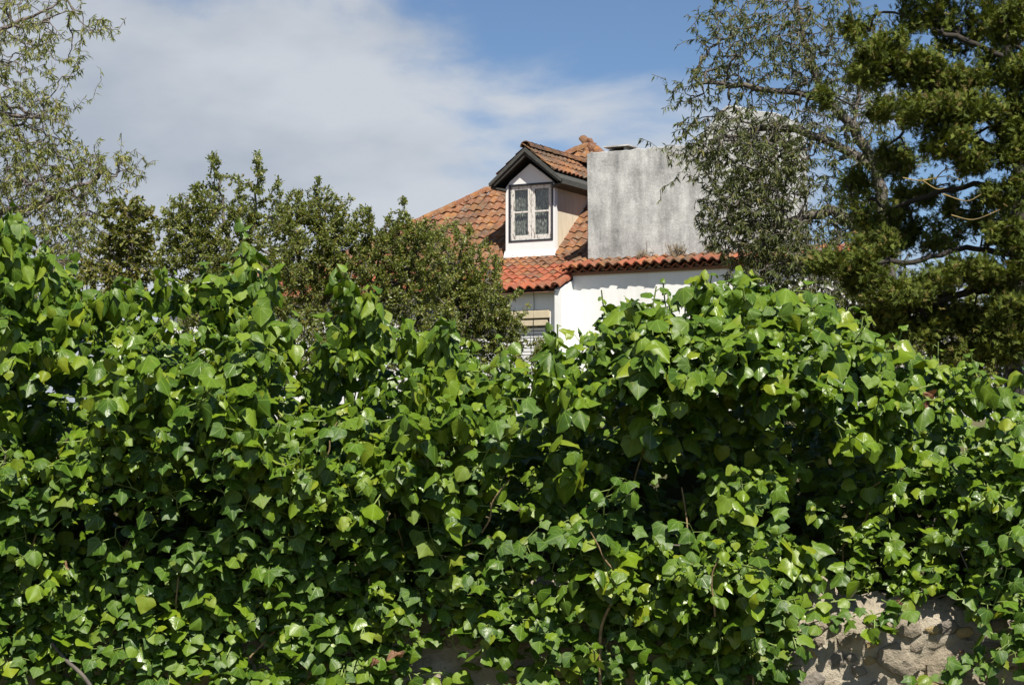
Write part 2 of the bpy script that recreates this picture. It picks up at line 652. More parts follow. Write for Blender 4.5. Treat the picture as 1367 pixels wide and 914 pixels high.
M['bark_dark'] = bark_material("dark_bark", (0.018, 0.015, 0.012), (0.05, 0.042, 0.034))
M['bark_lichen'] = bark_material("lichen_bark", (0.12, 0.10, 0.07), (0.38, 0.26, 0.07), 9.0)
M['vine'] = bark_material("tan_vine_stem", (0.17, 0.11, 0.055), (0.34, 0.25, 0.13), 60.0)
M['petiole'] = simple_material("green_petiole", (0.20, 0.27, 0.07), 0.6)
M['ivy'] = leaf_material("ivy_leaf", [(0.0, (0.040, 0.088, 0.004)), (0.3, (0.080, 0.148, 0.005)), (0.62, (0.130, 0.212, 0.006)), (0.88, (0.180, 0.262, 0.008)), (1.0, (0.245, 0.285, 0.012))],
                         transl=0.13, rough=0.38, spec=0.42, veins=True, tcol=(1.5, 1.6, 0.5), gloss_var=True)
M['ivy_small'] = leaf_material("creeping_ivy_leaf", [(0.0, (0.028, 0.075, 0.004)), (0.5, (0.056, 0.122, 0.005)), (0.9, (0.10, 0.180, 0.008)), (1.0, (0.19, 0.22, 0.02))],
                               transl=0.13, rough=0.46, spec=0.35, veins=True, tcol=(1.5, 1.6, 0.5), gloss_var=True)
M['dead'] = leaf_material("dead_leaf", [(0.0, (0.12, 0.05, 0.03)), (0.6, (0.20, 0.09, 0.05)), (1.0, (0.28, 0.16, 0.09))], transl=0.15, rough=0.7)
M['almond'] = leaf_material("narrow_olive_leaf", [(0.0, (0.055, 0.075, 0.02)), (0.5, (0.10, 0.125, 0.036)), (0.85, (0.15, 0.165, 0.05)), (1.0, (0.22, 0.20, 0.06))], transl=0.3, rough=0.5)
M['almond_left'] = leaf_material("narrow_yellow_green_leaf", [(0.0, (0.11, 0.135, 0.03)), (0.5, (0.20, 0.225, 0.055)), (0.85, (0.27, 0.29, 0.085)), (1.0, (0.33, 0.28, 0.07))], transl=0.35, rough=0.5)
M['box'] = leaf_material("small_dark_leaf", [(0.0, (0.08, 0.11, 0.018)), (0.5, (0.15, 0.18, 0.032)), (0.85, (0.22, 0.25, 0.05)), (1.0, (0.25, 0.19, 0.045))], transl=0.25, rough=0.42, spec=0.5)
M['box_yellow'] = leaf_material("yellow_green_leaf", [(0.0, (0.09, 0.11, 0.02)), (0.6, (0.15, 0.17, 0.03)), (1.0, (0.24, 0.20, 0.04))], transl=0.3, rough=0.5)
M['cypress'] = leaf_material("cypress_spray", [(0.0, (0.055, 0.08, 0.014)), (0.5, (0.10, 0.13, 0.02)), (0.85, (0.155, 0.18, 0.028)), (1.0, (0.18, 0.13, 0.05))], transl=0.15, rough=0.7, spec=0.2)

# ------------------------------------------------------------------ ground
GZ = 1.7                                    # garden level behind the wall
gx = [-3000, -60, -12, 12, 60, 3000]
gy = [(-3000, -0.1), (-20, -0.02), (0, 0.0), (5.48, 0.0), (5.49, 1.1), (5.62, 1.2), (5.85, 1.6), (6.1, GZ), (12, GZ), (60, GZ + 0.1), (4000, GZ + 0.1)]
gv = [(x, y, z) for y, z in gy for x in gx]
gf = [(j * 6 + i, j * 6 + i + 1, j * 6 + i + 7, j * 6 + i + 6) for j in range(len(gy) - 1) for i in range(5)]
tag(link('ground', poly_mesh('ground', gv, gf), None, M['ground']), kind='structure')

# ------------------------------------------------------------------ stone wall under the ivy
WALL_Y = 5.18


def wall_relief(x, z):
    return 0.018 * np.sin(9 * x + 4 * z) * np.sin(11 * z - 3 * x + 1) + 0.012 * np.sin(27 * x + 1.3) * np.sin(31 * z + 2 * x)


def build_wall():
    wall = empty('stone_wall', (0, WALL_Y, 0))
    tag(wall, 'old rubble stone wall in pale lime mortar beneath the ivy', 'wall')
    nx, nz = 360, 60
    xs, zs = np.linspace(-4.5, 4.5, nx), np.linspace(-0.05, 1.2, nz)
    X, Z = np.meshgrid(xs, zs)
    rng = np.random.default_rng(4)
    Y = wall_relief(X, Z) + rng.normal(0, 0.004, X.shape) + .07 * np.clip((Z - 1.08) / .12, 0, 1) ** 2
    Z = Z + np.clip((Z - 1.0) / .2, 0, 1) * (.05 * np.sin(5 * X + 1) * np.sin(13 * X) + rng.normal(0, .008, X.shape))
    V = np.stack([X, Y, Z], 2).reshape(-1, 3)
    i, j = np.meshgrid(np.arange(nx - 1), np.arange(nz - 1))
    a = (j * nx + i).ravel()
    Fc = np.stack([a, a + 1, a + 1 + nx, a + nx], 1)
    n = len(V)                                # back and top of the wall
    V = np.vstack([V, [[-4.5, 0.42, -0.05], [4.5, 0.42, -0.05], [4.5, 0.42, 1.16], [-4.5, 0.42, 1.16]]])
    top, bot = (nz - 1) * nx, 0
    Fc = np.vstack([Fc, [[n + 1, n, n + 3, n + 2], [top, top + nx - 1, n + 2, n + 3], [bot, top, n + 3, n], [top + nx - 1, nx - 1, n + 1, n + 2]]])
    link('mortar', np_mesh('mortar', V, Fc, smooth=True), wall, M['mortar'])
    # half-buried stones, a few shapes shared by all
    shapes = []
    for s in range(9):
        r2 = np.random.default_rng(50 + s)
        segs = 7
        V2 = [(0, -1.0, 0)]
        prof = 1 + 0.30 * r2.uniform(-1, 1, segs)
        for ring, (rad, dep) in enumerate(((0.55, -0.86), (0.92, -0.45), (1.0, 0.25))):
            for k in range(segs):
                g = 2 * math.pi * k / segs
                q = rad * prof[k] * (1 + r2.uniform(-.06, .06))
                V2.append((q * math.cos(g), dep + r2.uniform(-.12, .12), q * math.sin(g)))
        F2 = [(0, 1 + (k + 1) % segs, 1 + k) for k in range(segs)]
        for ring in range(2):
            b0 = 1 + ring * segs
            F2 += [(b0 + k, b0 + (k + 1) % segs, b0 + segs + (k + 1) % segs, b0 + segs + k) for k in range(segs)]
        me = poly_mesh('stone', V2, F2, False)
        me.materials.append(M['stone'])
        shapes.append(me)
    rng = np.random.default_rng(11)
    placed, tries = [], 0
    while len(placed) < 270 and tries < 9000:
        tries += 1
        near = len(placed) < 170
        x = rng.uniform(0.55, 1.9) if near else rng.uniform(-3.2, 3.2)
        z = rng.uniform(0.72, 1.14) if near else rng.uniform(0.1, 1.14)
        r = rng.choice([0.018, 0.030, 0.042, 0.055], p=[.38, .32, .20, .10]) * rng.uniform(.85, 1.15)
        if any((x - q[0]) ** 2 + (z - q[1]) ** 2 < (0.9 * (r + q[2])) ** 2 for q in placed):
            continue
        placed.append((x, z, r))
        o = link('stone', shapes[rng.integers(len(shapes))], wall)
        o.location = (x, float(wall_relief(x, z)) - rng.uniform(-0.004, 0.008), z)
        o.scale = (r * rng.uniform(1.0, 1.5), r * rng.uniform(.30, .50), r * rng.uniform(.65, 1.0))
        o.rotation_euler = (0, rng.uniform(-.5, .5), 0)
    return wall


build_wall()

# ------------------------------------------------------------------ the house
TH = R(28)
HO = at(740, 386, 35)
house = empty('house', (HO[0], HO[1], HO[2]), -TH)
tag(house, 'white plastered house with red clay tile roof, dormer and tall grey cement stack', 'house')
HZ = GZ - HO[2] - 0.2                         # ground in the house's own frame
U3, V3 = np.array([math.cos(TH), -math.sin(TH), 0]), np.array([math.sin(TH), math.cos(TH), 0])


def hw(u, v, z):
    u, v, z = np.broadcast_arrays(u, v, z)
    return HO + u[..., None] * U3 + v[..., None] * V3 + z[..., None] * np.array([0, 0, 1.0])


T_LO, T_HI, VB = math.tan(R(22)), math.tan(R(38)), 2.1
ZB = VB * T_LO
AU, AV = -2.0, 5.72
AZ = ZB + (AV - VB) * T_HI
HIPL, HIPR = 1.32, 1.19


def roof_z(v):
    return np.where(v < VB, v * T_LO, ZB + (v - VB) * T_HI)


def build_house():
    # walls -------------------------------------------------
    w = MB()
    w.box(-9.2, -1.62, 0.20, 0.6, HZ, 0.04)
    w.box(-1.62, -0.20, 0.20, 0.6, -0.36, 0.04)
    w.box(-0.20, -0.025, 0.20, 0.6, HZ, 0.04)
    w.box(-1.62, -0.20, 0.20, 0.6, HZ, -2.0)
    w.build('wall', M['white'], house)
    side = MB()
    side.prism_x([(0.05, HZ), (0.75, HZ), (0.75, 0.75 * T_LO - 0.02), (0.05, 0.05 * T_LO - 0.02)], -0.02, 0.12)
    o = side.build('gable_wall', M['white'], house)
    tag(o, 'white stained end wall with a sloping tile capping')
    wing = MB()
    wing.box(0.12, 5.95, 0.55, 1.1, HZ, 0.40)
    wing.box(5.6, 5.95, 1.1, 1.7, HZ, 0.40)
    wing.build('wing_wall', M['white'], house)
    back = MB()
    back.box(-9.0, -8.7, 0.6, 10.8, HZ, 0.1)
    back.box(-8.7, 5.6, 10.5, 10.8, HZ, 0.1)
    back.build('rear_wall', M['white'], house)
    # shuttered window below the eave ------------------------
    win = MB().box(-1.60, -0.22, 0.34, 0.38, -2.0, -0.72).build('window', M['dark'], house)
    tag(win, 'window with cream stone lintel and white slatted shutter')
    MB().box(-1.78, -0.19, 0.165, 0.42, -0.52, -0.37).build('lintel', M['lintel'], win, 0.01)
    MB().box(-1.74, -0.24, 0.185, 0.42, -0.66, -0.545).build('lintel', M['lintel'], win, 0.01)
    for s in range(18):
        z = -0.745 - s * 0.065
        MB().box(-1.58, -0.25, 0.29, 0.325, z, z + 0.052).build('slat', M['slat'], win)
    # roof bedding under the tiles ---------------------------
    zb = -0.045
    ul, ur = AU - HIPL * (AV - VB), AU + HIPR * (AV - VB)
    V = [(-9.6, 0.0, zb), (0.0, 0.0, zb), (0.0, VB, ZB + zb), (ul, VB, ZB + zb), (ur, VB, ZB + zb), (AU, AV, AZ + zb),
         (ul, 9.34, ZB + zb), (ur, 9.34, ZB + zb), (-9.6, 11.4, zb), (5.0, 11.4, zb), (5.0, VB, zb + .4)]
    Fc = [(0, 1, 2, 3), (3, 4, 5), (3, 5, 6), (6, 5, 7), (7, 5, 4), (0, 3, 6, 8), (8, 6, 7, 9)]
    roof = link('roof', poly_mesh('roof', V, Fc), house, M['deck'])
    tag(roof, 'clay tile roof, older and lichened above, newer orange near the eave')
    # one S-shaped clay tile ---------------------------------
    def tile(name, w, ln, h, mat):
        n = 8
        prof = []
        for i in range(n + 1):
            t = i / n
            x = (t - 0.5) * w * 1.08
            prof.append((x, h * (0.5 + 0.5 * math.cos(2 * math.pi * (t - 0.32))) ** 0.8))
        V = [(x, 0, z + 0.034) for x, z in prof] + [(x, ln, z) for x, z in prof] + [(x, 0.0, z + 0.010) for x, z in prof] + [(x, 0.12, z + 0.0) for x, z in prof]
        m = n + 1
        Fc = [(i, i + 1, m + i + 1, m + i) for i in range(n)] + [(2 * m + i, 2 * m + i + 1, i + 1, i) for i in range(n)] + [(3 * m + i, 3 * m + i + 1, 2 * m + i + 1, 2 * m + i) for i in range(n)]
        me = poly_mesh(name, V, Fc, False)
        me.materials.append(mat)
        return me
    TW, TL = 0.19, 0.40
    t_old, t_new = tile('roof_tile', TW, TL, 0.043, M['tile_old']), tile('roof_tile', TW, TL, 0.043, M['tile_new'])
    e_old, e_new = tile('roof_tile', TW, TL, 0.068, M['tile_old']), tile('roof_tile', TW, TL, 0.068, M['tile_new'])
    rng = np.random.default_rng(21)
    spots = []
    # lower slope, newer tiles in the rows next to the eave
    n_lo = 10
    ex = VB / math.cos(R(22)) / n_lo
    for j in range(n_lo):
        for i in range(48):
            spots.append((-0.12 - i * TW, j * ex * math.cos(R(22)), j * ex * math.sin(R(22)), R(22), j < 7))
    n_hi = 16
    L = (AV - VB) / math.cos(R(38))
    ex = L / n_hi
    for j in range(n_hi):
        v = VB + j * ex * math.cos(R(38))
        lo, hi = AU - HIPL * (AV - v) + 0.1, AU + HIPR * (AV - v) - 0.1
        for i in range(60):
            u = 3.0 - i * TW
            if lo < u < hi:
                spots.append((u, v, ZB + (v - VB) * T_HI, R(38), False))
    spots = [s for s in spots if not (-2.15 < s[0] < -1.05 and 2.12 < s[1] < 3.55)]
    sc_ = []
    for s in spots:
        px, py, _ = project(hw(s[0], s[1] + .15, s[2] + .08))
        vis = 600 < px < 790 and not (675 < px < 743 and 200 < py < 336) or (555 < px <= 600 and py < 330)
        if px < 660 and py > 365: vis = False
        sc_.append((not vis, s[1] + rng.uniform(0, .01)))
    order = sorted(range(len(spots)), key=lambda k: sc_[k])
    bulk = {True: [], False: []}
    for c, k in enumerate(order):
        u, v, z, a, new = spots[k]
        if new and rng.random() < 0.12: new = False
        ju, jz, jr = rng.normal(0, .006), rng.normal(0, .004), rng.normal(0, .022)
        mx = Matrix.Translation((u + ju, v + rng.normal(0, .008), z + jz)) @ Matrix.Rotation(a + rng.normal(0, .012), 4, 'X') @ Matrix.Rotation(jr, 4, 'Z')
        if c < 300:
            eave_row = v < .05
            o = link('roof_tile', (e_new if eave_row else t_new) if new else (e_old if eave_row else t_old), roof)
            o.matrix_local = mx
        else:
            bulk[new].append(mx)
    for new, ms in bulk.items():
        me0 = t_new if new else t_old
        V0 = np.array([v.co for v in me0.vertices])
        F0 = np.array([list(p.vertices) for p in me0.polygons])
        Vs, Fs, Rs = [], [], []
        for i, mx in enumerate(ms):
            A = np.array(mx)
            Vs.append(V0 @ A[:3, :3].T + A[:3, 3]); Fs.append(F0 + i * len(V0)); Rs.append(np.full(len(V0), rng.random()))
        tag(link('roof_tiles', np_mesh('roof_tiles', np.vstack(Vs), np.vstack(Fs), None, np.concatenate(Rs), False), roof, M['tile_new' if new else 'tile_old']), kind='stuff')
    # capping tiles: half barrels -----------------------------
    def barrel(name, r, ln, mat, taper=0.85):
        n = 7
        V, Fc = [], []
        for y, rr in ((0, r), (ln, r * taper)):
            V += [(rr * math.cos(math.pi * i / n), y, rr * math.sin(math.pi * i / n)) for i in range(n + 1)]
        V += [((r - .018) * math.cos(math.pi * i / n), 0.0, (r - .018) * math.sin(math.pi * i / n)) for i in range(n + 1)]
        V += [((r - .018) * math.cos(math.pi * i / n), 0.1, (r - .018) * math.sin(math.pi * i / n)) for i in range(n + 1)]
        m = n + 1
        Fc = [(i, i + 1, m + i + 1, m + i) for i in range(n)] + [(2 * m + i, 2 * m + i + 1, i + 1, i) for i in range(n)] + [(3 * m + i, 3 * m + i + 1, 2 * m + i + 1, 2 * m + i) for i in range(n)]
        me = poly_mesh(name, V, Fc, False)
        me.materials.append(mat)
        return me
    cap_old, cap_new = barrel('ridge_tile', 0.125, 0.43, M['tile_old']), barrel('ridge_tile', 0.10, 0.43, M['tile_new'])
    def run(mesh, A, B, name, parent, exposure=0.37):
        A, B = Vector(A), Vector(B)
        d = (B - A).normalized()
        x = d.cross(Vector((0, 0, 1))).normalized()
        zz = x.cross(d)
        rot = Matrix((x, d, zz)).transposed().to_4x4()
        n = math.ceil((B - A).length / exposure)
        for i in range(n):
            o = link(name, mesh, parent)
            p = A + d * (i * exposure) + Vector((0, 0, 0.02 * rng.random()))
            o.matrix_local = Matrix.Translation(p) @ rot @ Matrix.Rotation(R(2.5) * 1.0 + rng.normal(0, .02), 4, 'X')
    run(cap_old, (ul, VB, ZB - 0.015), (AU, AV, AZ - 0.015), 'ridge_tile', roof)
    run(cap_old, (ur, VB, ZB - 0.015), (AU, AV, AZ - 0.015), 'ridge_tile', roof)
    run(cap_new, (0.03, -0.03, 0.03), (0.03, 0.80, 0.80 * T_LO + 0.03), 'ridge_tile', roof, 0.36)
    # lump of mortar and lichen at the peak
    import bmesh
    bm = bmesh.new()
    bmesh.ops.create_icosphere(bm, subdivisions=3, radius=0.09)
    for v in bm.verts:
        v.co *= 1 + 0.12 * math.sin(v.co.x * 40 + 1) * math.sin(v.co.z * 37) + 0.05 * math.sin(v.co.y * 70)
        v.co.z *= 0.9
    me = bpy.data.meshes.new('finial'); bm.to_mesh(me); bm.free()
    f = link('finial', me, roof, M['tile_old']); f.location = (AU, AV - 0.02, AZ + 0.10)
    # wing eave: two rows of tiles under the cement stack ------
    eave = MB().prism_x([(0.47, 0.34), (0.95, 0.52), (0.95, 0.36), (0.50, 0.29)], 0.12, 5.9).build('wing_eave', M['deck'], house)
    for i in range(31):
        u = 0.04 + i * TW
        o = link('roof_tile', e_new if rng.random() < .6 else e_old, eave)
        o.matrix_local = Matrix.Translation((u, 0.35 + rng.normal(0, .01), 0.40 + rng.normal(0, .005))) @ Matrix.Rotation(R(20), 4, 'X')
        o = link('roof_tile', e_new if rng.random() < .7 else e_old, eave)
        o.matrix_local = Matrix.Translation((u, 0.44 + rng.normal(0, .008), 0.325 + rng.normal(0, .005))) @ Matrix.Rotation(R(14), 4, 'X')
        o = link('roof_tile', t_old, eave)
        o.matrix_local = Matrix.Translation((u, 0.73, 0.545)) @ Matrix.Rotation(R(20), 4, 'X')
    # grey cement stack ---------------------------------------
    st = MB()
    jr = np.random.default_rng(5)
    top = [(float(x), 2.665 + float(jr.normal(0, .009))) for x in np.linspace(2.42, 0.36, 26)]
    st.prism_y([(0.30, 0.50), (4.32, 0.50), (4.33, 1.6), (4.30, 3.02), (4.1, 3.12), (3.7, 3.19), (3.3, 3.33), (3.12, 3.32), (2.95, 3.16), (2.74, 2.95), (2.55, 2.72)] + top + [(0.285, 2.64), (0.30, 1.7)], 0.82, 1.9)
    o = st.build('cement_stack', M['cement'], house, 0.008)
    tag(o, 'tall grey weathered cement chimney wall')
    ch = MB().box(0.02, 0.44, 2.34, 2.8, 1.6, 2.94).build('chimney', M['wood'], house)
    MB().box(-0.05, 0.51, 2.27, 2.87, 3.0, 3.03).build('chimney_cap', M['cement'], ch)
    MB().box(0.05, 0.10, 2.36, 2.78, 2.94, 2.99).box(0.36, 0.41, 2.36, 2.78, 2.94, 2.99).build('chimney_leg', M['cement'], ch)
    # cables ----------------------------------------------------
    Vt, Ft = smooth_tube([(-0.52, 0.16, 0.02), (-0.515, 0.17, -0.3), (-0.53, 0.17, -0.7), (-0.52, 0.2, -1.4)], [.006] * 4, 5, 4)
    link('cable', poly_mesh('cable', Vt, Ft, True), house, M['cable'])
    # dormer ------------------------------------------------------
    u0, u1, vf, zd = -2.16, -1.04, 2.1, 0.86
    uc, ze, zp = (u0 + u1) / 2, 2.31, 2.31 + 0.56 * 0.82
    wu0, wu1, wz0, wz1 = -2.055, -1.115, 1.225, 2.335
    d = MB()
    d.prism_y([(u0, zd + .06), (wu0, zd + .06), (wu0, 2.44), (u0, ze)], vf, vf + 0.12)
    d.prism_y([(wu1, zd + .06), (u1, zd + .06), (u1, ze), (wu1, 2.405)], vf, vf + 0.12)
    d.prism_y([(wu0, zd + .06), (wu1, zd + .06), (wu1, wz0), (wu0, wz0)], vf, vf + 0.12)
    d.prism_y([(wu0, wz1), (wu1, wz1), (wu1, 2.405), (uc, zp), (wu0, 2.44)], vf, vf + 0.12)
    d.prism_x([(vf - .06, zd + .02), (vf, zd + .16), (vf, zd - .02)], u0 - .02, u1 + .02)
    dormer = d.build('dormer', M['dormer_white'], house)
    tag(dormer, 'white dormer with small casement window and weathered gable boards')
    vb = VB + (ze - ZB) / T_HI + .1
    ck = MB()
    ck.prism_x([(vf + .12, zd), (vb, ze), (vf + .12, ze)], u1 - .10, u1 - .002)
    o = ck.build('cheek', M['cream'], dormer); tag(o, 'cream stained plaster side of the dormer')
    ck = MB()
    ck.prism_x([(vf + .12, zd), (vb, ze), (vf + .12, ze)], u0 + .002, u0 + .10)
    ck.build('cheek', M['cream'], dormer)
    # roof of the dormer
    pit = math.atan2(0.68, 0.83)
    rz, ru = 3.06, uc - 0.0
    el, er = uc - 0.80, uc + 0.80
    vr = 1.90
    dk = MB()
    for e in (el, er):
        s = 1 if e > uc else -1
        ez = rz - 0.80 * math.tan(pit)
        dk.add([(uc, vr, rz), (e, vr, ez), (e, VB + (ez - ZB) / T_HI + .2, ez), (uc, VB + (rz - ZB) / T_HI + .2, rz),
                (uc, vr, rz - .05), (e, vr, ez - .05), (e, VB + (ez - ZB) / T_HI + .2, ez - .05), (uc, VB + (rz - ZB) / T_HI + .2, rz - .05)],
               [(0, 1, 2, 3), (4, 7, 6, 5), (0, 4, 5, 1), (1, 5, 6, 2)])
    dk.build('dormer_roof', M['wood'], dormer)
    for s in (-1, 1):
        for row in range(3):
            dist = 0.84 - row * 0.29
            for c in range(12):
                v = vr + 0.09 + c * 0.19
                z = rz - dist * math.sin(pit)
                uu = uc + s * dist * math.cos(pit)
                zm = z + 0.15 * math.sin(pit)
                if zm < roof_z(np.array(v)) - 0.02 or row == 2 and dist < .2: continue
                o = link('roof_tile', t_old, dormer)
                # tile's y axis climbs towards the ridge, its x axis runs along the eave
                yv = Vector((-s * math.cos(pit), 0, math.sin(pit)))
                xv = Vector((0, s * 1.0, 0))
                zv = xv.cross(yv)
                if zv.z < 0: xv = -xv; zv = xv.cross(yv)
                o.matrix_local = Matrix.Translation((uu, v, z + 0.015 + rng.normal(0, .004))) @ Matrix((xv, yv, zv)).transposed().to_4x4()
    run(cap_old, (uc, vr - 0.01, rz + 0.02), (uc, 4.9, rz + 0.02), 'ridge_tile', dormer, 0.34)
    for s in (-1, 1):
        e = uc + s * 0.83
        ez = rz - 0.83 * math.tan(pit)
        bb = MB()
        pts = [(uc, rz + .005), (e, ez + .005), (e - s * .02, ez - .06), (uc, rz - .08)]
        bb.prism_y(pts if s < 0 else pts[::-1], vr - 0.045, vr - 0.005)
        bb.build('barge_board', M['wood'], dormer)
        bb = MB()
        e2 = uc + s * 0.74
        z2 = rz - 0.74 * math.tan(pit)
        pts = [(uc, rz - .07), (e2, z2 - .055), (e2 - s * .015, z2 - .125), (uc, rz - .155)]
        bb.prism_y(pts if s < 0 else pts[::-1], vr - 0.002, vr + 0.05)
        bb.build('barge_board', M['wood'], dormer)
        fb = MB()
        fb.box(min(e, e - s * .04), max(e, e - s * .04), vr + .06, 3.9, ez - .09, ez - .02)
        fb.build('fascia_board', M['wood'], dormer)
        sf = MB()
        sf.prism_y([(uc + s * .54, ze - .03), (uc + s * .80, ez - .055), (uc + s * .80, ez - .075), (uc + s * .54, ze - .07)], vr + .05, 3.9)
        sf.build('soffit_board', M['wood'], dormer)
    # window of the dormer
    fr = MB()
    b = 0.032
    for (a0, a1, c0, c1) in ((wu0 - b, wu0, wz0 - b, wz1 + b), (wu1, wu1 + b, wz0 - b, wz1 + b), (wu0, wu1, wz1, wz1 + b), (wu0, wu1, wz0 - b, wz0)):
        fr.box(a0, a1, vf - .012, vf + .05, c0, c1)
    o = fr.build('window_surround', M['black'], dormer)
    MB().box(wu0, wu1, vf + .30, vf + .32, wz0, wz1).build('interior', M['dark'], dormer)
    half = (wu1 - wu0) / 2
    for s in range(2):
        a0 = wu0 + s * half + 0.004
        a1 = a0 + half - 0.008
        sh = MB()
        fw = 0.075
        y0, y1 = vf + .025, vf + .065
        sh.box(a0, a0 + fw, y0, y1, wz0 + .004, wz1 - .004)
        sh.box(a1 - fw, a1, y0, y1, wz0 + .004, wz1 - .004)
        sh.box(a0 + fw, a1 - fw, y0 + .002, y1, wz1 - .004 - fw, wz1 - .004)
        sh.box(a0 + fw, a1 - fw, y0 + .002, y1, wz0 + .004, wz0 + .004 + fw * 1.3)
        zm = (wz0 + wz1) / 2 + .02
        sh.box(a0 + fw, a1 - fw, y0 + .006, y1, zm - .016, zm + .016)
        sh.build('casement', M['paint'], dormer)
        for q in ((wz0 + fw * 1.3, zm - .016), (zm + .016, wz1 - fw)):
            MB().box(a0 + fw - .005, a1 - fw + .005, y0 + .022, y0 + .026, q[0] - .002, q[1] + .002).build('pane', M['glass'], dormer)
        # gathered curtain
        cx = np.linspace(a0 + .01, a1 - .01, 30)
        cy = vf + .11 + .012 * np.sin(np.arange(30) * 1.9)
        Vc = [(x, y, wz0) for x, y in zip(cx, cy)] + [(x, y, wz1) for x, y in zip(cx, cy)]
        link('curtain', poly_mesh('curtain', Vc, [(i, i + 1, i + 31, i + 30) for i in range(29)], True), dormer, M['lace'])


build_house()


def build_weeds():
    rng = np.random.default_rng(77)
    names = ('small dry weed tuft on the tile eave nearest the dormer', 'broad dry weed tuft in the middle of the wing eave', 'dry weed tuft on the eave beside the overhanging tree')
    for k, (u, n, h) in enumerate(((1.45, 26, .16), (2.2, 40, .24), (2.85, 34, .26))):
        P0, P1, r0 = [], [], []
        base = hw(u, 0.74, 0.56)
        for i in range(n):
            a = rng.uniform(0, 6.28)
            p = np.array([rng.normal(0, .07), rng.normal(0, .03), 0])
            d = np.array([math.cos(a) * .5, math.sin(a) * .3, 1.0])
            q = p + d * h * rng.uniform(.5, 1.1)
            P0.append(p); P1.append(q); r0.append(.006)
            for _ in range(3):
                t = rng.uniform(.4, 1)
                s = p + (q - p) * t
                P0.append(s); P1.append(s + rng.normal(0, .05, 3) + [0, 0, .04]); r0.append(.005)
        V, Fc = tubes(P0, P1, np.array(r0), np.array(r0) * .4, 3)
        o = link('weed_tuft', np_mesh('weed_tuft', V, Fc), None, M['weed'])
        o.location = base
        tag(o, names[k], 'weed', 'dry weeds on the eave')


build_weeds()

# ------------------------------------------------------------------ trees and shrubs
LANCE = (np.array([(0, 0, 0), (-.11, .4, .03), (.11, .4, .03), (0, .45, -.02), (0, 1, -.10)]),
         np.array([(0, 3, 1), (0, 2, 3), (1, 3, 4), (3, 2, 4)]), np.array([(.5, 0), (.4, .4), (.6, .4), (.5, .45), (.5, 1)]))
OVATE = (np.array([(0, 0, 0), (-.27, .45, .06), (.27, .45, .06), (0, .5, -.03), (0, 1, -.06)]),
         np.array([(0, 3, 1), (0, 2, 3), (1, 3, 4), (3, 2, 4)]), np.array([(.5, 0), (.2, .4), (.8, .4), (.5, .45), (.5, 1)]))


def ellipsoid_points(rng, blobs, depth_k=1.0):
    """blobs: (px, py, rx, ry, Y, ry_depth_m, count) in photo pixels at distance Y"""
    out = []
    for px, py, rx, ry, Y, dep, n in blobs:
        d = unit(rng.normal(size=(n, 3))) * (rng.random((n, 1)) ** 0.42)
        c = at(px, py, Y)
        s = Y / F
        out.append(c + d * np.array([rx * s, dep, ry * s]))
    return np.concatenate(out)


def grow(skel, attract, step, rng, up=0.0, jitter=0.15, carry=0.45):
    """skel: list of polylines (first starts at the root; the others join the nearest node). Returns pos, parent."""
    cap = 400000
    pos = np.zeros((cap, 3)); par = np.full(cap, -1, np.int64); n = 0
    for pl in skel:
        pl = np.asarray(pl, float)
        if n == 0:
            pos[0] = pl[0]; n = 1; last = 0
        else:
            last = int(np.argmin(((pos[:n] - pl[0]) ** 2).sum(1)))
        for a in range(1 if last == 0 and n == 1 else 0, len(pl)):
            tgt = pl[a]
            L = np.linalg.norm(tgt - pos[last])
            k = max(1, int(L / (step * 1.5)))
            st = pos[last].copy()
            for q in range(1, k + 1):
                pos[n] = st + (tgt - st) * q / k + (rng.normal(0, step * .16, 3) if q < k else 0)
                par[n] = last; last = n; n += 1
    d0 = np.array([((pos[:n] - a) ** 2).sum(1).min() for a in attract])
    tips = []
    for ai in np.argsort(d0):
        a = attract[ai]
        dd = ((pos[:n] - a) ** 2).sum(1)
        i = int(np.argmin(dd))
        L = math.sqrt(dd[i])
        if L < step * 0.5: continue
        pd = pos[i] - pos[par[i]] if par[i] >= 0 else np.array([0, 0, 1.0])
        pd = unit(pd)
        c1 = pos[i] + pd * L * carry + np.array([0, 0, up * L])
        k = max(2, int(L / step))
        last = i
        for q in range(1, k + 1):
            t = q / k
            p = (1 - t) ** 2 * pos[i] + 2 * t * (1 - t) * c1 + t * t * a
            pos[n] = p + rng.normal(0, step * jitter, 3)
            par[n] = last; last = n; n += 1
        tips.append(last)
    return pos[:n], par[:n]


def tree_parts(pos, par, rtip, expo, rmax):
    n = len(pos)
    cnt = np.zeros(n)
    has = np.zeros(n, bool)
    has[par[par >= 0]] = True
    cnt[~has] = 1
    for i in range(n - 1, 0, -1):
        cnt[par[i]] += cnt[i]
    r = np.minimum(rtip * cnt ** expo, rmax)
    # distance to the nearest tip below
    return cnt, r, ~has


def branch_mesh(name, pos, par, r, off, sides=5):
    i = np.arange(1, len(pos)); i = i[par[i] >= 0]
    p = par[i]
    d = unit(pos[i] - pos[p])
    V, Fc = tubes(pos[p] - d * r[i, None] * .3 - off, pos[i] + d * r[i, None] * .3 - off, np.minimum(r[p], r[i] * 1.35), r[i], sides)
    return np_mesh(name, V, Fc, smooth=True)


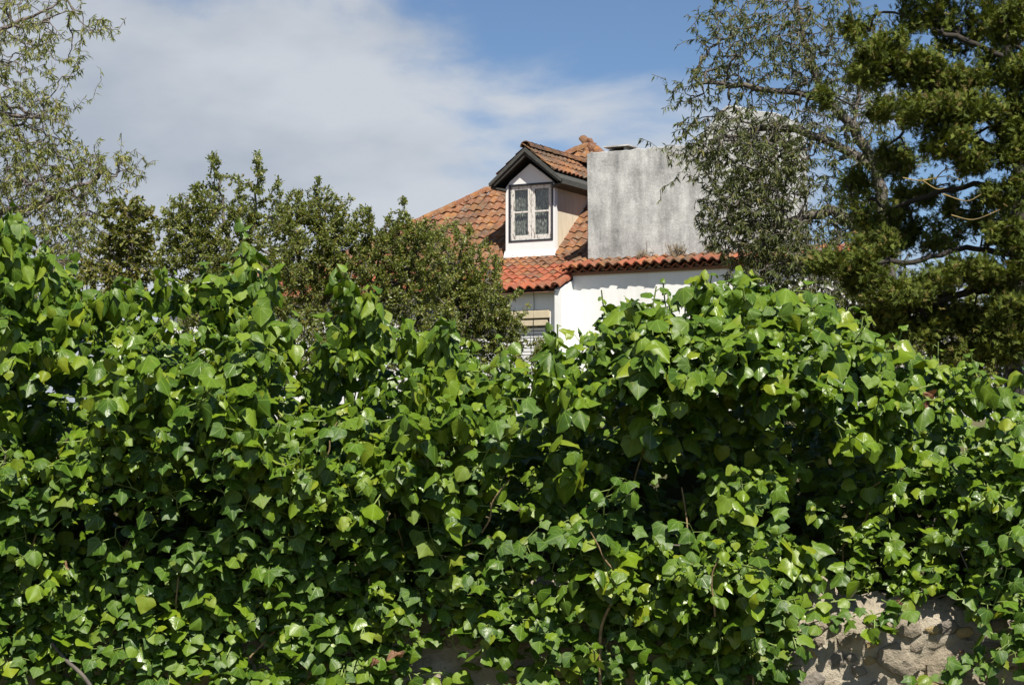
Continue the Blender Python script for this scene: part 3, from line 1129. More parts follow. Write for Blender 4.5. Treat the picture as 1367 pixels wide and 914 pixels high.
def foliage(rng, pos, par, cnt, max_cnt, per, tmpl, size, droop, out=0.5, upn=0.6, spread=0.0):
    i = np.where((cnt <= max_cnt) & (par >= 0))[0]
    k = rng.poisson(per, len(i)) if per < 30 else np.full(len(i), int(per))
    idx = np.repeat(i, k)
    m = len(idx)
    t = rng.random((m, 1))
    P = pos[par[idx]] * (1 - t) + pos[idx] * t + rng.normal(0, spread, (m, 3))
    sd = unit(pos[idx] - pos[par[idx]])
    T = unit(sd * out + rng.normal(0, .55, (m, 3)) + np.array([0, 0, -droop]))
    Nn = rng.normal(0, .6, (m, 3)) + np.array([0, 0, upn]) + SUN_DIR * .3
    Nn = unit(Nn - T * (Nn * T).sum(1, keepdims=True))
    S = size * rng.uniform(.6, 1.25, m)
    return stamp(tmpl, T, Nn, S, P, rng.random(m))


def plant(name, label, category, root, skel, attract, step, seed, bark, leafmat, leaf_kw, rtip, expo, rmax, up=0.0, jitter=.15, carry=.45, group=None, stem='trunk', crown='crown', sides=5):
    rng = np.random.default_rng(seed)
    root = np.asarray(root, float)
    e = empty(name, root)
    tag(e, label, category, group)
    pos, par = grow(skel, attract, step, rng, up, jitter, carry)
    cnt, r, tip = tree_parts(pos, par, rtip, expo, rmax)
    link(stem, branch_mesh(stem, pos, par, r, root, sides), e, bark)
    V, Fc, U, Rn = foliage(rng, pos, par, cnt, **leaf_kw)
    tag(link(crown, np_mesh(crown, V - root, Fc, U, Rn, False), e, leafmat), kind='stuff')
    return e


def ground_at(px, Y, z=GZ):
    p = at(px, 500, Y)
    return np.array([p[0], Y, z - 0.1])


def build_trees():
    # narrow-leaved tree at the left edge
    rng = np.random.default_rng(100)
    Y = 14.0
    root = ground_at(-110, Y)
    A = ellipsoid_points(rng, [
        (20, 40, 105, 90, Y, .8, 420), (25, 170, 80, 85, Y, .8, 540), (60, 260, 95, 65, Y, .7, 560), (90, 345, 95, 80, Y, .6, 620),
        (125, 225, 62, 40, Y, .4, 120), (175, 225, 25, 28, Y, .2, 26), (130, 35, 30, 22, Y, .3, 26), (-110, 80, 120, 140, Y, 1.0, 250), (-60, 300, 110, 110, Y, 1.0, 200)])
    A = np.vstack([A, [at(*q, Y) for q in ((168, 22), (150, 48), (128, 118), (118, 135), (208, 213), (160, 178), (196, 245), (120, 75), (135, 95))]])
    sk = [[root, at(-105, 420, Y), at(-90, 300, Y), at(-70, 200, Y), at(-60, 90, Y)],
          [at(-90, 330, Y), at(-20, 290, Y), at(60, 270, Y), at(130, 235, Y)], [at(-70, 190, Y), at(0, 150, Y), at(70, 160, Y)],
          [at(-62, 110, Y), at(0, 40, Y), at(70, 10, Y)], [at(-95, 350, Y), at(0, 370, Y), at(80, 360, Y)]]
    plant('almond_tree', 'loose narrow-leaved tree with bare grey twigs at the left edge', 'tree', root, sk, A, .055, 1, M['bark_twig'], M['almond_left'],
          dict(max_cnt=3, per=5.0, tmpl=LANCE, size=.052, droop=.75, out=.5, upn=.4), .0019, .46, .10, up=.08, jitter=.14, carry=.55, sides=4)
    # yellow-green bush in front of that tree
    Y = 12.5
    root = ground_at(170, Y)
    A = ellipsoid_points(rng, [(172, 305, 38, 50, Y, .25, 330), (165, 360, 55, 60, Y, .35, 330), (130, 400, 60, 50, Y, .3, 150)])
    plant('bush', 'yellow-green twiggy bush between the left tree and the tall shrub', 'bush', root, [[root, at(170, 470, Y), at(172, 380, Y), at(174, 300, Y)]], A, .04, 2,
          M['bark_twig'], M['box_yellow'], dict(max_cnt=4, per=6.5, tmpl=OVATE, size=.036, droop=.1, out=.7, upn=.4), .002, .45, .04, up=.25, stem='stem', crown='foliage', sides=4)
    # small-leaved evergreen shrubs, upright sprigs
    lk = dict(max_cnt=5, per=13.0, tmpl=OVATE, size=.0205, droop=-.25, out=.8, upn=.3, spread=.008)
    def shrub(label, px, Y, blobs, tops, stems, seed, mat=M['box'], kw=lk, **k2):
        r = np.random.default_rng(seed)
        root = ground_at(px, Y)
        A = ellipsoid_points(r, [(b[0], b[1], b[2], b[3], Y, b[4], b[5]) for b in blobs])
        extra = []
        for (tx, ty, wd, ht, n) in tops:          # loose upright sprigs
            for _ in range(n):
                f = r.random()
                extra.append(at(tx + r.normal(0, wd) * (1 - .7 * f), ty + ht * (1 - f), Y + r.normal(0, .06)))
        for (bx, by, brx, bry, *_) in blobs:      # short spikes all over the upper outline
            for _ in range(int(brx / 4)):
                a = r.uniform(-1, 1)
                sx, sy = bx + a * brx, by - bry * math.sqrt(1 - a * a) * .95
                h = r.uniform(10, 38)
                for f in np.linspace(.1, 1, 6):
                    extra.append(at(sx + a * 8 * f + r.normal(0, 2.2), sy - h * f, Y + r.normal(0, .1)))
        A = np.vstack([A, extra])
        sk = [[root, at(px, 480, Y)] + [at(*q, Y) for q in stems[0]]] + [[at(*q, Y) for q in s] for s in stems[1:]]
        plant('evergreen_shrub', label, 'shrub', root, sk, A, .035, seed, M['bark_grey'], mat, kw, .0017, .47, .03, up=.22, jitter=.13, carry=.5,
              group='small-leaved shrubs behind the ivy', stem='stem', crown='foliage', sides=4, **k2)
    shrub('tallest small-leaved shrub with two open sprigs against the sky', 320, 11.0,
          [(255, 325, 42, 45, .2, 170), (330, 350, 70, 50, .35, 240), (300, 400, 90, 70, .4, 330), (245, 340, 40, 40, .2, 120), (300, 330, 50, 40, .2, 90), (330, 470, 90, 60, .4, 260)],
          [(285, 205, 10, 90, 42), (345, 206, 9, 90, 44), (262, 245, 10, 60, 30), (372, 230, 9, 60, 18), (318, 225, 12, 60, 24), (225, 285, 9, 40, 16), (240, 262, 8, 40, 16)],
          [[(320, 380), (300, 300), (290, 230)], [(322, 370), (338, 300), (345, 230)], [(318, 390), (260, 320), (245, 280)]], 31)
    shrub('small-leaved shrub between the tallest shrub and the tiled roof', 465, 11.6,
          [(430, 345, 60, 55, .3, 330), (500, 355, 65, 50, .35, 330), (440, 400, 75, 75, .4, 420), (530, 400, 75, 75, .4, 420), (400, 350, 50, 50, .3, 180), (560, 362, 45, 45, .3, 190), (420, 470, 90, 60, .4, 420), (540, 470, 80, 55, .4, 260)],
          [(424, 238, 11, 60, 44), (395, 255, 11, 50, 36), (375, 258, 9, 40, 26), (450, 262, 9, 40, 26), (490, 275, 10, 40, 28), (540, 262, 8, 50, 22), (520, 290, 9, 35, 22), (565, 292, 9, 30, 18), (470, 285, 9, 35, 20)],
          [[(460, 400), (430, 320), (424, 260)], [(465, 400), (500, 340), (520, 290)], [(462, 420), (540, 370), (560, 320)], [(458, 420), (400, 350), (385, 290)]], 32)
    shrub('low small-leaved shrub in front of the lower window of the house', 630, 12.2,
          [(605, 370, 45, 50, .3, 280), (640, 420, 50, 55, .35, 380), (600, 440, 70, 60, .4, 360), (668, 440, 28, 40, .25, 150), (640, 490, 80, 40, .4, 260)],
          [(618, 330, 10, 40, 26), (645, 355, 9, 40, 24), (668, 400, 8, 36, 18), (590, 325, 10, 35, 22), (700, 440, 10, 25, 14), (632, 338, 5, 30, 10)],
          [[(628, 430), (612, 380), (600, 340)], [(630, 440), (650, 400), (650, 370)], [(632, 450), (668, 430)]], 33)
    # narrow-leaved tree in front of the cement stack
    Y = 24.0
    rng = np.random.default_rng(101)
    root = ground_at(1185, Y)
    A = ellipsoid_points(rng, [
        (1010, 60, 85, 95, Y, 1.0, 560), (1000, 200, 75, 70, Y, 1.0, 640), (985, 290, 62, 65, Y, .8, 720), (1035, 240, 55, 80, Y, .8, 520), (1045, 330, 50, 40, Y, .8, 300), (1085, 392, 70, 28, Y, .8, 320), (1010, 368, 45, 26, Y, .6, 200), (1110, 110, 60, 90, Y, .8, 260), (1150, 320, 50, 70, Y, .8, 300), (940, 190, 40, 50, Y, .5, 130), (945, 110, 45, 45, Y, .5, 80),
        (1100, 50, 80, 80, Y, 1.0, 360), (1080, 180, 70, 70, Y, .9, 230), (1060, 340, 75, 55, Y, .9, 420), (1130, 280, 60, 90, Y, .9, 360),
        (1140, 400, 60, 35, Y, .8, 200), (960, 20, 40, 50, Y, .4, 50), (920, 210, 40, 35, Y, .3, 55), (1160, 170, 45, 70, Y, .8, 160), (905, 120, 25, 30, Y, .2, 12)])
    A = np.vstack([A, [at(*q, Y) for q in ((872, 100), (890, 112), (884, 145), (868, 190), (855, 186), (892, 215), (886, 250), (905, 60), (915, 20), (935, 5), (880, 265), (902, 165))]])
    sk = [[root, at(1188, 420, Y), at(1182, 320, Y), at(1172, 230, Y), at(1140, 170, Y), at(1100, 130, Y), at(1075, 60, Y), at(1060, -20, Y)],
          [at(1172, 225, Y), at(1110, 190, Y), at(1065, 172, Y), at(1000, 170, Y)], [at(1100, 130, Y), at(1020, 120, Y), at(950, 110, Y)],
          [at(1184, 330, Y), at(1110, 280, Y), at(1045, 300, Y), at(990, 300, Y)], [at(1186, 380, Y), at(1120, 360, Y), at(1060, 360, Y)], [at(1140, 170, Y), at(1150, 80, Y), at(1130, -10, Y)]]
    plant('almond_tree', 'narrow-leaved tree reaching across the grey cement stack of the house', 'tree', root, sk, A, .08, 3, M['bark_grey'], M['almond'],
          dict(max_cnt=3, per=4.0, tmpl=LANCE, size=.092, droop=.75, out=.4, upn=.3), .0036, .46, .12, up=.05, jitter=.14, carry=.5, sides=4)


def spray_template(seed):
    """a small flat cord-like cypress spray: a few thin tapering spikes"""
    r = np.random.default_rng(seed)
    V, Fc = [], []
    def spike(p, d, ln, w):
        d = unit(d)
        s = unit(np.cross(d, [0, 0, 1.0]) + 1e-6)
        b = len(V)
        V.extend([p + s * w, p - s * w, p + d * ln * .6 + s * w * .8 + [0, 0, .03], p + d * ln * .6 - s * w * .8 + [0, 0, .03], p + d * ln])
        Fc.extend([(b, b + 1, b + 3), (b, b + 3, b + 2), (b + 2, b + 3, b + 4)])
    spike(np.zeros(3), np.array([0, 1.0, .1]), 1.0, .07)
    for k in range(6):
        t = .12 + .13 * k
        s = -1 if k % 2 else 1
        spike(np.array([0, t, t * .08]), np.array([s * r.uniform(.6, 1.0), .9, r.uniform(-.35, .45)]), .55 * (1.1 - t * .6), .06)
    V = np.array(V)
    return V, np.array(Fc), np.stack([V[:, 0] + .5, V[:, 1]], 1)


def build_cypress():
    rng = np.random.default_rng(200)
    Y = 16.5
    root = ground_at(1352, Y)
    clumps = [  # px, py, rx, ry, dY, count  (pads of foliage carried at the branch ends)
        (1185, 72, 46, 26, -.5, 70), (1225, 95, 34, 26, -.4, 50), (1160, 100, 30, 18, -.5, 30), (1245, 150, 50, 22, -.7, 70), (1295, 150, 45, 24, -.6, 60), (1345, 165, 34, 26, -.5, 45),
        (1262, 195, 34, 20, -.7, 40), (1300, 215, 30, 16, -.5, 26), (1350, 205, 30, 18, -.6, 30), (1120, 352, 46, 16, -.5, 50), (1150, 372, 30, 16, -.4, 30), (1195, 400, 50, 20, -.6, 60),
        (1245, 385, 44, 22, -.5, 50), (1300, 362, 44, 18, -.6, 48), (1345, 372, 34, 18, -.5, 36), (1215, 440, 50, 22, -.4, 50), (1225, 20, 50, 30, .3, 60), (1290, 45, 55, 34, .4, 70), (1345, 90, 50, 36, .2, 70),
        (1190, 150, 40, 26, .3, 45), (1200, 215, 38, 26, .4, 45), (1180, 290, 48, 26, .2, 60), (1240, 265, 46, 24, .4, 50), (1310, 290, 50, 24, .3, 55), (1240, 318, 44, 20, .1, 44),
        (1330, -20, 70, 40, .3, 70), (1240, -30, 60, 30, .2, 50), (1400, 40, 60, 60, .2, 70), (1420, 180, 60, 60, 0, 70), (1420, 340, 60, 60, 0, 60), (1255, 110, 34, 26, .5, 34), (1110, 130, 26, 18, .5, 16),
        (1140, 40, 30, 24, .4, 22), (1150, 240, 26, 22, .5, 22),
        (1350, 262, 40, 22, -.5, 50), (1345, 318, 44, 20, -.5, 50), (1290, 110, 34, 20, -.5, 36), (1350, 30, 40, 30, -.5, 44), (1352, 415, 36, 30, -.6, 70), (1352, 455, 40, 26, -.6, 60), (1362, 345, 26, 30, -.6, 40), (1362, 110, 24, 40, -.6, 40), (1180, 430, 50, 26, -.2, 60), (1290, 470, 60, 22, -.3, 60), (1270, 425, 46, 22, -.3, 50), (1330, 440, 50, 26, -.3, 60), (1170, 330, 36, 18, -.2, 34)]
    A = ellipsoid_points(rng, [(c[0], c[1], c[2], c[3], Y + c[4], .32, c[5] if c[4] < 0 else int(c[5] * .72)) for c in clumps])
    def P(px, py, d=0): return at(px, py, Y + d)
    sk = [[root, P(1356, 430), P(1358, 340), P(1362, 250), P(1358, 150), P(1345, 60), P(1330, -60)],
          [P(1362, 255), P(1300, 245, -.1), P(1240, 262, 0), P(1170, 285, .1), P(1120, 270, 0)], [P(1358, 150), P(1300, 140, -.3), P(1240, 120, -.4), P(1180, 90, -.5)],
          [P(1350, 80), P(1290, 55, .2), P(1220, 30, .2)], [P(1358, 340), P(1290, 330, -.2), P(1220, 350, -.4), P(1130, 350, -.5)],
          [P(1357, 390), P(1300, 385, -.4), P(1230, 410, -.5)], [P(1360, 210), P(1310, 190, -.4), P(1255, 175, -.6)], [P(1356, 110), P(1290, 115, .3), P(1200, 160, .3)]]
    e = empty('cypress_tree', root)
    tag(e, 'dark spreading cypress with mossy green foliage pads at the right edge', 'tree')
    pos, par = grow(sk, A, .06, rng, .08, .2, .4)
    cnt, r, tip = tree_parts(pos, par, .0042, .45, .16)
    link('trunk', branch_mesh('trunk', pos, par, r, root, 6), e, M['bark_dark'])
    parts = []
    for s in range(4):
        q = np.random.default_rng(300 + s)
        parts.append(foliage(q, pos, par, cnt, 3, 6.0, spray_template(s), .066, -.25, .6, .8, .035))
    V, Fc, U, Rn = cat(parts)
    tag(link('crown', np_mesh('crown', V - root, Fc, U, Rn, False), e, M['cypress']), kind='stuff')
    # bare lichened twigs hanging in the gaps
    for pts in ([(1205, 235), (1230, 242), (1262, 236), (1285, 243)], [(1232, 242), (1250, 252), (1262, 249)], [(1248, 239), (1262, 228), (1278, 226)], [(1270, 285), (1300, 292), (1335, 280)],
                [(1258, 260), (1290, 268), (1310, 262)]):
        V, Fc = smooth_tube([P(x, y + rng.normal(0, 1.5), -.85) - root for x, y in pts], np.linspace(.006, .003, len(pts)), 6, 5)
        link('bare_branch', poly_mesh('bare_branch', V, Fc, True), e, M['bark_lichen'])
    # dim bushes behind the cypress
    for (label, px, Yb, blobs, seed) in (
            ('shaded leafy bush behind the cypress at the right edge', 1330, 21.0, [(1330, 430, 70, 70, .9, 620), (1260, 470, 80, 60, .8, 620), (1400, 420, 70, 80, .9, 420), (1310, 500, 90, 50, .8, 420)], 61),
            ('shaded leafy bush under the tree beside the white wing wall', 1195, 22.5, [(1185, 450, 70, 40, .8, 420), (1130, 460, 50, 25, .6, 240)], 62)):
        r2 = np.random.default_rng(seed)
        rt = ground_at(px, Yb)
        A = ellipsoid_points(r2, [(b[0], b[1], b[2], b[3], Yb, b[4], b[5]) for b in blobs])
        plant('leafy_bush', label, 'bush', rt, [[rt, at(px, 470, Yb), at(px, 430, Yb)]], A, .09, seed, M['bark_grey'], M['box'],
              dict(max_cnt=2, per=3.0, tmpl=OVATE, size=.075, droop=.1, out=.6, upn=.5), .004, .42, .05, up=.2, stem='stem', crown='foliage', sides=3)


build_trees()
build_cypress()

# ------------------------------------------------------------------ ivy
def leaf_template(half, fold, cup, wave, seed, curl=0.12, strip=True):
    """half: right half outline from the base to the tip (x, y). x is widened by a mid strip so the blade can cup"""
    half = np.array(half, float)
    n = len(half)
    r = np.random.default_rng(seed)
    mids = np.stack([np.zeros(n), np.clip(half[:, 1] * .92 + .04, 0.02, 1.0)], 1)
    mids[0] = (0, 0.02); mids[-1] = half[-1]
    V = []
    for i in range(n):
        V.append((mids[i, 0], mids[i, 1]))
    for s in (1, -1):
        asym = 1 + r.uniform(-.09, .09)
        for f in ((.52, 1.0) if strip else (1.0,)):
            for i in range(n):
                p = mids[i] + (half[i] - mids[i]) * f
                V.append((p[0] * s * asym, p[1]))
    V = np.array(V)
    x, y = V[:, 0], V[:, 1]
    ph = r.uniform(0, 6.28)
    z = fold * np.abs(x) - cup * x * x - curl * y * y + wave * np.sin(9 * y + ph + 3 * np.sign(x)) * np.abs(x) + wave * .5 * np.sin(14 * x + ph)
    W = np.stack([x, y, z], 1)
    Fc = []
    for si in range(2):
        a0, b0 = (n + si * 2 * n, n + si * 2 * n + n) if strip else (n + si * n, 0)
        for i in range(n - 1):
            for (p, q) in (((0, a0), (a0, b0)) if strip else ((0, a0),)):
                quad = [p + i, q + i, q + i + 1, p + i + 1]
                if si == 1: quad = quad[::-1]
                for tri in ((quad[0], quad[1], quad[2]), (quad[0], quad[2], quad[3])):
                    if len(set(map(tuple, np.round(W[list(tri)], 6)))) == 3:
                        Fc.append(tri)
    uv = np.stack([x * .8 + .5, y], 1)
    return W, np.array(Fc), uv


ADULT = [
    ([(0, 0), (.14, -.07), (.30, -.06), (.44, .05), (.50, .22), (.46, .42), (.34, .62), (.18, .82), (0, 1.0)], -.08, .35, .05),
    ([(0, .02), (.16, -.06), (.34, -.04), (.48, .09), (.53, .27), (.47, .46), (.34, .63), (.18, .79), (0, .93)], .10, .25, .06),
    ([(0, 0), (.12, -.04), (.25, -.01), (.36, .12), (.40, .28), (.36, .48), (.26, .68), (.13, .88), (0, 1.08)], -.14, .22, .05),
    ([(0, .03), (.18, -.07), (.36, -.04), (.50, .07), (.57, .25), (.44, .41), (.33, .60), (.18, .80), (0, .97)], -.05, .42, .08),
    ([(0, .02), (.15, -.06), (.33, -.05), (.47, .06), (.50, .20), (.56, .33), (.36, .50), (.20, .76), (0, 1.0)], .05, .35, .07),
]
LOBED = [
    ([(0, .07), (.17, -.09), (.40, -.02), (.37, .15), (.62, .38), (.33, .46), (.19, .70), (0, 1.0)], -.05, .25, .05),
    ([(0, .05), (.20, -.08), (.42, .03), (.47, .18), (.58, .36), (.36, .50), (.20, .72), (0, .96)], .10, .15, .06),
    ([(0, .04), (.22, -.06), (.43, .05), (.50, .25), (.40, .45), (.24, .68), (0, .9)], -.10, .30, .06),
]


def make_variants(defs, copies, strip=True):
    out = []
    for k, (h, f, c, w) in enumerate(defs):
        for q in range(copies):
            r = np.random.default_rng(900 + 10 * k + q)
            h2 = [(x * (1 + r.uniform(-.08, .08)), y) for x, y in h]
            out.append(leaf_template(h2, f + r.uniform(-.24, .12), c + r.uniform(0, .5), w * r.uniform(.6, 1.6), 40 + 7 * k + q, r.uniform(-.02, .30), strip))
    return out


TOP = np.array([(-560, 345), (-300, 330), (-150, 320), (-40, 300), (0, 300), (35, 290), (70, 345), (110, 372), (150, 395), (200, 372), (250, 372), (310, 365), (350, 360), (378, 440), (430, 480), (455, 430), (480, 400), (510, 405), (545, 455),
                (590, 430), (615, 445), (645, 470), (700, 470), (740, 438), (800, 424), (850, 398), (900, 395), (945, 372), (1000, 384), (1050, 400), (1100, 416), (1160, 446), (1230, 476), (1300, 488), (1367, 488), (1500, 500), (1700, 490), (1960, 500)], float)
BOT = np.array([(-300, 1000), (1000, 1000), (1040, 850), (1090, 800), (1150, 824), (1200, 830), (1260, 812), (1320, 828), (1400, 835), (1480, 1000), (1960, 1000)], float)
CAV = [(985, 585, 125, 62, .30, .12), (1240, 700, 70, 60, .22, .4), (1290, 760, 50, 30, .12, .6), (205, 740, 60, 45, .2, .25), (860, 640, 40, 60, .15, .45), (560, 760, 50, 40, .15, .45),
       (640, 800, 40, 30, .12, .5), (330, 690, 40, 30, .12, .5), (30, 830, 50, 40, .15, .4), (430, 560, 30, 25, .1, .5), (480, 480, 26, 22, .1, .5), (1100, 740, 40, 30, .15, .5), (640, 530, 25, 25, .1, .55), (720, 700, 45, 25, .12, .5),
       (1050, 820, 60, 30, .15, .2), (330, 840, 60, 25, .1, .5), (130, 690, 40, 25, .12, .5), (760, 790, 40, 30, .12, .5), (300, 480, 26, 30, .1, .55), (70, 560, 40, 25, .1, .6)]
RIDGE = [(985, 470, 190, 60, .17), (180, 520, 180, 90, .08), (640, 600, 130, 60, .08), (1030, 690, 60, 40, .08), (700, 740, 60, 40, .06), (1330, 600, 80, 60, .06)]


_cr = np.random.default_rng(8)
_CG = [_cr.random((60, 90)), _cr.random((60, 90)), _cr.random((60, 90))]


def clump(px, py):
    """smooth clumpiness 0..1 over the face of the ivy"""
    out = 0
    for g, cell, wgt in ((_CG[2], 115.0, .34), (_CG[0], 58.0, .42), (_CG[1], 29.0, .24)):
        x, y = (np.asarray(px, float) + 400) / cell, np.asarray(py, float) / cell
        i, j = np.clip(np.floor(x).astype(int), 0, 88), np.clip(np.floor(y).astype(int), 0, 58)
        u, v = np.clip(x - i, 0, 1), np.clip(y - j, 0, 1)
        u, v = u * u * (3 - 2 * u), v * v * (3 - 2 * v)
        out = out + wgt * ((g[j, i] * (1 - u) + g[j, i + 1] * u) * (1 - v) + (g[j + 1, i] * (1 - u) + g[j + 1, i + 1] * u) * v)
    return out


def ivy_front(px, py):
    """distance of the ivy's outer face, and how dense its shoots are there"""
    px, py = np.asarray(px, float), np.asarray(py, float)
    top = np.interp(px, TOP[:, 0], TOP[:, 1])
    Y = 5.0 + .17 * np.clip((py - 640) / 230, 0, 1) ** 1.3
    Y += .45 * np.clip(1 - (py - top) / 150, 0, 1.2) ** 2
    Y += np.clip((px - 1020) / 90, 0, 1) * (.10 + .12 * np.clip((py - 560) / 160, 0, 1))
    cl = clump(px, py)
    Y += (.58 + .14 * np.clip((py - 560) / 120, 0, 1)) * (.5 - cl)
    Y += .03 * np.sin(px / 47 + 1.1 * np.sin(py / 60)) * np.sin(py / 41 + px / 150) + .03 * np.sin(px / 21 + 2) * np.sin(py / 19 + 1)
    dens = np.clip((cl - .36) / .18 - .42 * np.clip((py - 560) / 110, 0, 1), .05 + .25 * np.clip(1 - (py - top) / 200, 0, 1), 1)
    for x, y, a, b, d, k in CAV:
        g = np.exp(-(((px - x) / a) ** 2 + ((py - y) / b) ** 2) ** 1.5)
        Y += d * g
        dens *= 1 - (1 - k) * g
    for x, y, a, b, d in RIDGE:
        Y -= d * np.exp(-((px - x) / a) ** 2 - ((py - y) / b) ** 2)
    return Y, dens, top


class Leaves:
    def __init__(self):
        self.T, self.N, self.S, self.P, self.k = [], [], [], [], []
        self.s0, self.s1, self.sr = [], [], []

    def leaf(self, P, T, Nn, S, k):
        Nn = Nn - T * (Nn @ T)
        self.P.append(P); self.T.append(T); self.N.append(unit(Nn)); self.S.append(S); self.k.append(k)

    def stalk(self, a, b, r):
        self.s0.append(a); self.s1.append(b); self.sr.append(r)


OUT = np.array([0, -1.0, 0])
DOWN = np.array([0, 0, -1.0])


def add_shoot(L, rng, base, d, length, n, size, nvar, hang=.75, lobed=False, first=0):
    d = unit(d)
    ref = unit(np.cross(d, [0.21, 0.35, 1.0]))
    ref2 = np.cross(d, ref)
    bend = rng.normal(0, .25, 3) + [0, 0, -.25]
    prev = base
    pts = [base + d * length * t + bend * length * t * t * .5 for t in np.linspace(0, 1, 5)]
    for a, b in zip(pts[:-1], pts[1:]):
        L.stalk(a, b, .0022 if not lobed else .0016)
    ph = rng.uniform(0, 6.28)
    for k in range(n):
        t = .15 + .85 * (k + rng.uniform(0, .6)) / n
        t = min(t, 1.0)
        p = base + d * length * t + bend * length * t * t * .5
        g = ph + 2.4 * k + rng.normal(0, .3)
        rad = ref * math.cos(g) + ref2 * math.sin(g)
        pet = unit(rad * .9 + d * (.25 + .6 * t) + OUT * .35 + rng.normal(0, .2, 3))
        young = 1 - .45 * max(0, t - .72) / .28
        S = size * rng.uniform(.62, 1.22) * young
        q = p + pet * S * rng.uniform(.35, .8)
        L.stalk(p, q, .0013)
        if hang > 1.1:                            # flowering shoots: pointed leaves hanging down around the stem
            Nn = unit(OUT * .45 + np.array([0, 0, .22]) + SUN_DIR * .12 + rad * .75 + rng.normal(0, .30, 3))
        else:
            Nn = unit(OUT * .55 + np.array([0, 0, .62]) + SUN_DIR * .3 + rad * .42 + rng.normal(0, .46, 3))
        if t > .88:                               # young leaves still stand up at the tip
            Nn = unit(Nn + d * .3 + rad * .3)
        T = pet * .75 + (DOWN * hang if t < .88 else d * .6) + rng.normal(0, .22, 3)
        T = unit(T - Nn * (T @ Nn))
        L.leaf(q, T, Nn, S, first + int(rng.integers(nvar)))


def stem_tube(name, pts, r0, r1, parent, mat=None, label=None):
    V, Fc = smooth_tube(np.array(pts) - np.array(parent.location), np.linspace(r0, r1, len(pts)) * .62, 7, 5)
    o = link(name, poly_mesh(name, V, Fc, True), parent, mat or M['vine'])
    if label: tag(o, label)
    return o


def finish_ivy(name, label, loc, L, variants, mat, keep=300, seed=0):
    loc = np.array(loc, float)
    e = empty(name, loc)
    tag(e, label, 'ivy')
    P, T, Nn, S, K = map(np.array, (L.P, L.T, L.N, L.S, L.k))
    mid = P + T * S[:, None] * .45
    px, py, dep = project(mid)
    # the leaves that show: nearest in their cell, then by the area they turn to the lens
    cell = 15
    cx, cy = np.floor(px / cell).astype(int), np.floor(py / cell).astype(int)
    inside = (px > -10) & (px < PW + 10) & (py > 0) & (py < PH + 10)
    near = {}
    for i in np.where(inside)[0]:
        for ax in (-1, 0, 1):
            for ay in (-1, 0, 1):
                c = (cx[i] + ax, cy[i] + ay)
                if dep[i] < near.get(c, 1e9): near[c] = dep[i]
    front = np.array([inside[i] and dep[i] < near.get((cx[i], cy[i]), 0) + .035 for i in range(len(P))])
    face = np.abs(Nn @ OUT)
    score = S * S * (.3 + face) * np.where(front, 1.0, .02)
    order = np.argsort(-score)
    chosen = order[:keep]
    meshes = []
    for v in variants:
        me = np_mesh('leaf', v[0], v[1], v[2], None, True)
        me.materials.append(mat)
        meshes.append(me)
    X = np.cross(T, Nn)
    for i in chosen:
        o = link('leaf', meshes[K[i]], e)
        m3 = np.eye(4)
        m3[:3, 0], m3[:3, 1], m3[:3, 2], m3[:3, 3] = X[i] * S[i], T[i] * S[i], Nn[i] * S[i], P[i] - loc
        o.matrix_local = Matrix(m3.tolist())
    rest = np.ones(len(P), bool); rest[chosen] = False
    rng = np.random.default_rng(seed)
    parts = []
    for k, v in enumerate(variants):
        i = np.where(rest & (K == k))[0]
        if len(i):
            parts.append(stamp(v, T[i], Nn[i], S[i], P[i] - loc, rng.random(len(i))))
    V, Fc, U, Rn = cat(parts)
    tag(link('leaves', np_mesh('leaves', V, Fc, U, Rn, True), e, mat), kind='stuff')
    V, Fc = tubes(np.array(L.s0) - loc, np.array(L.s1) - loc, np.array(L.sr), np.array(L.sr) * .85, 4)
    tag(link('stalks', np_mesh('stalks', V, Fc), e, M['petiole']), kind='stuff')
    return e


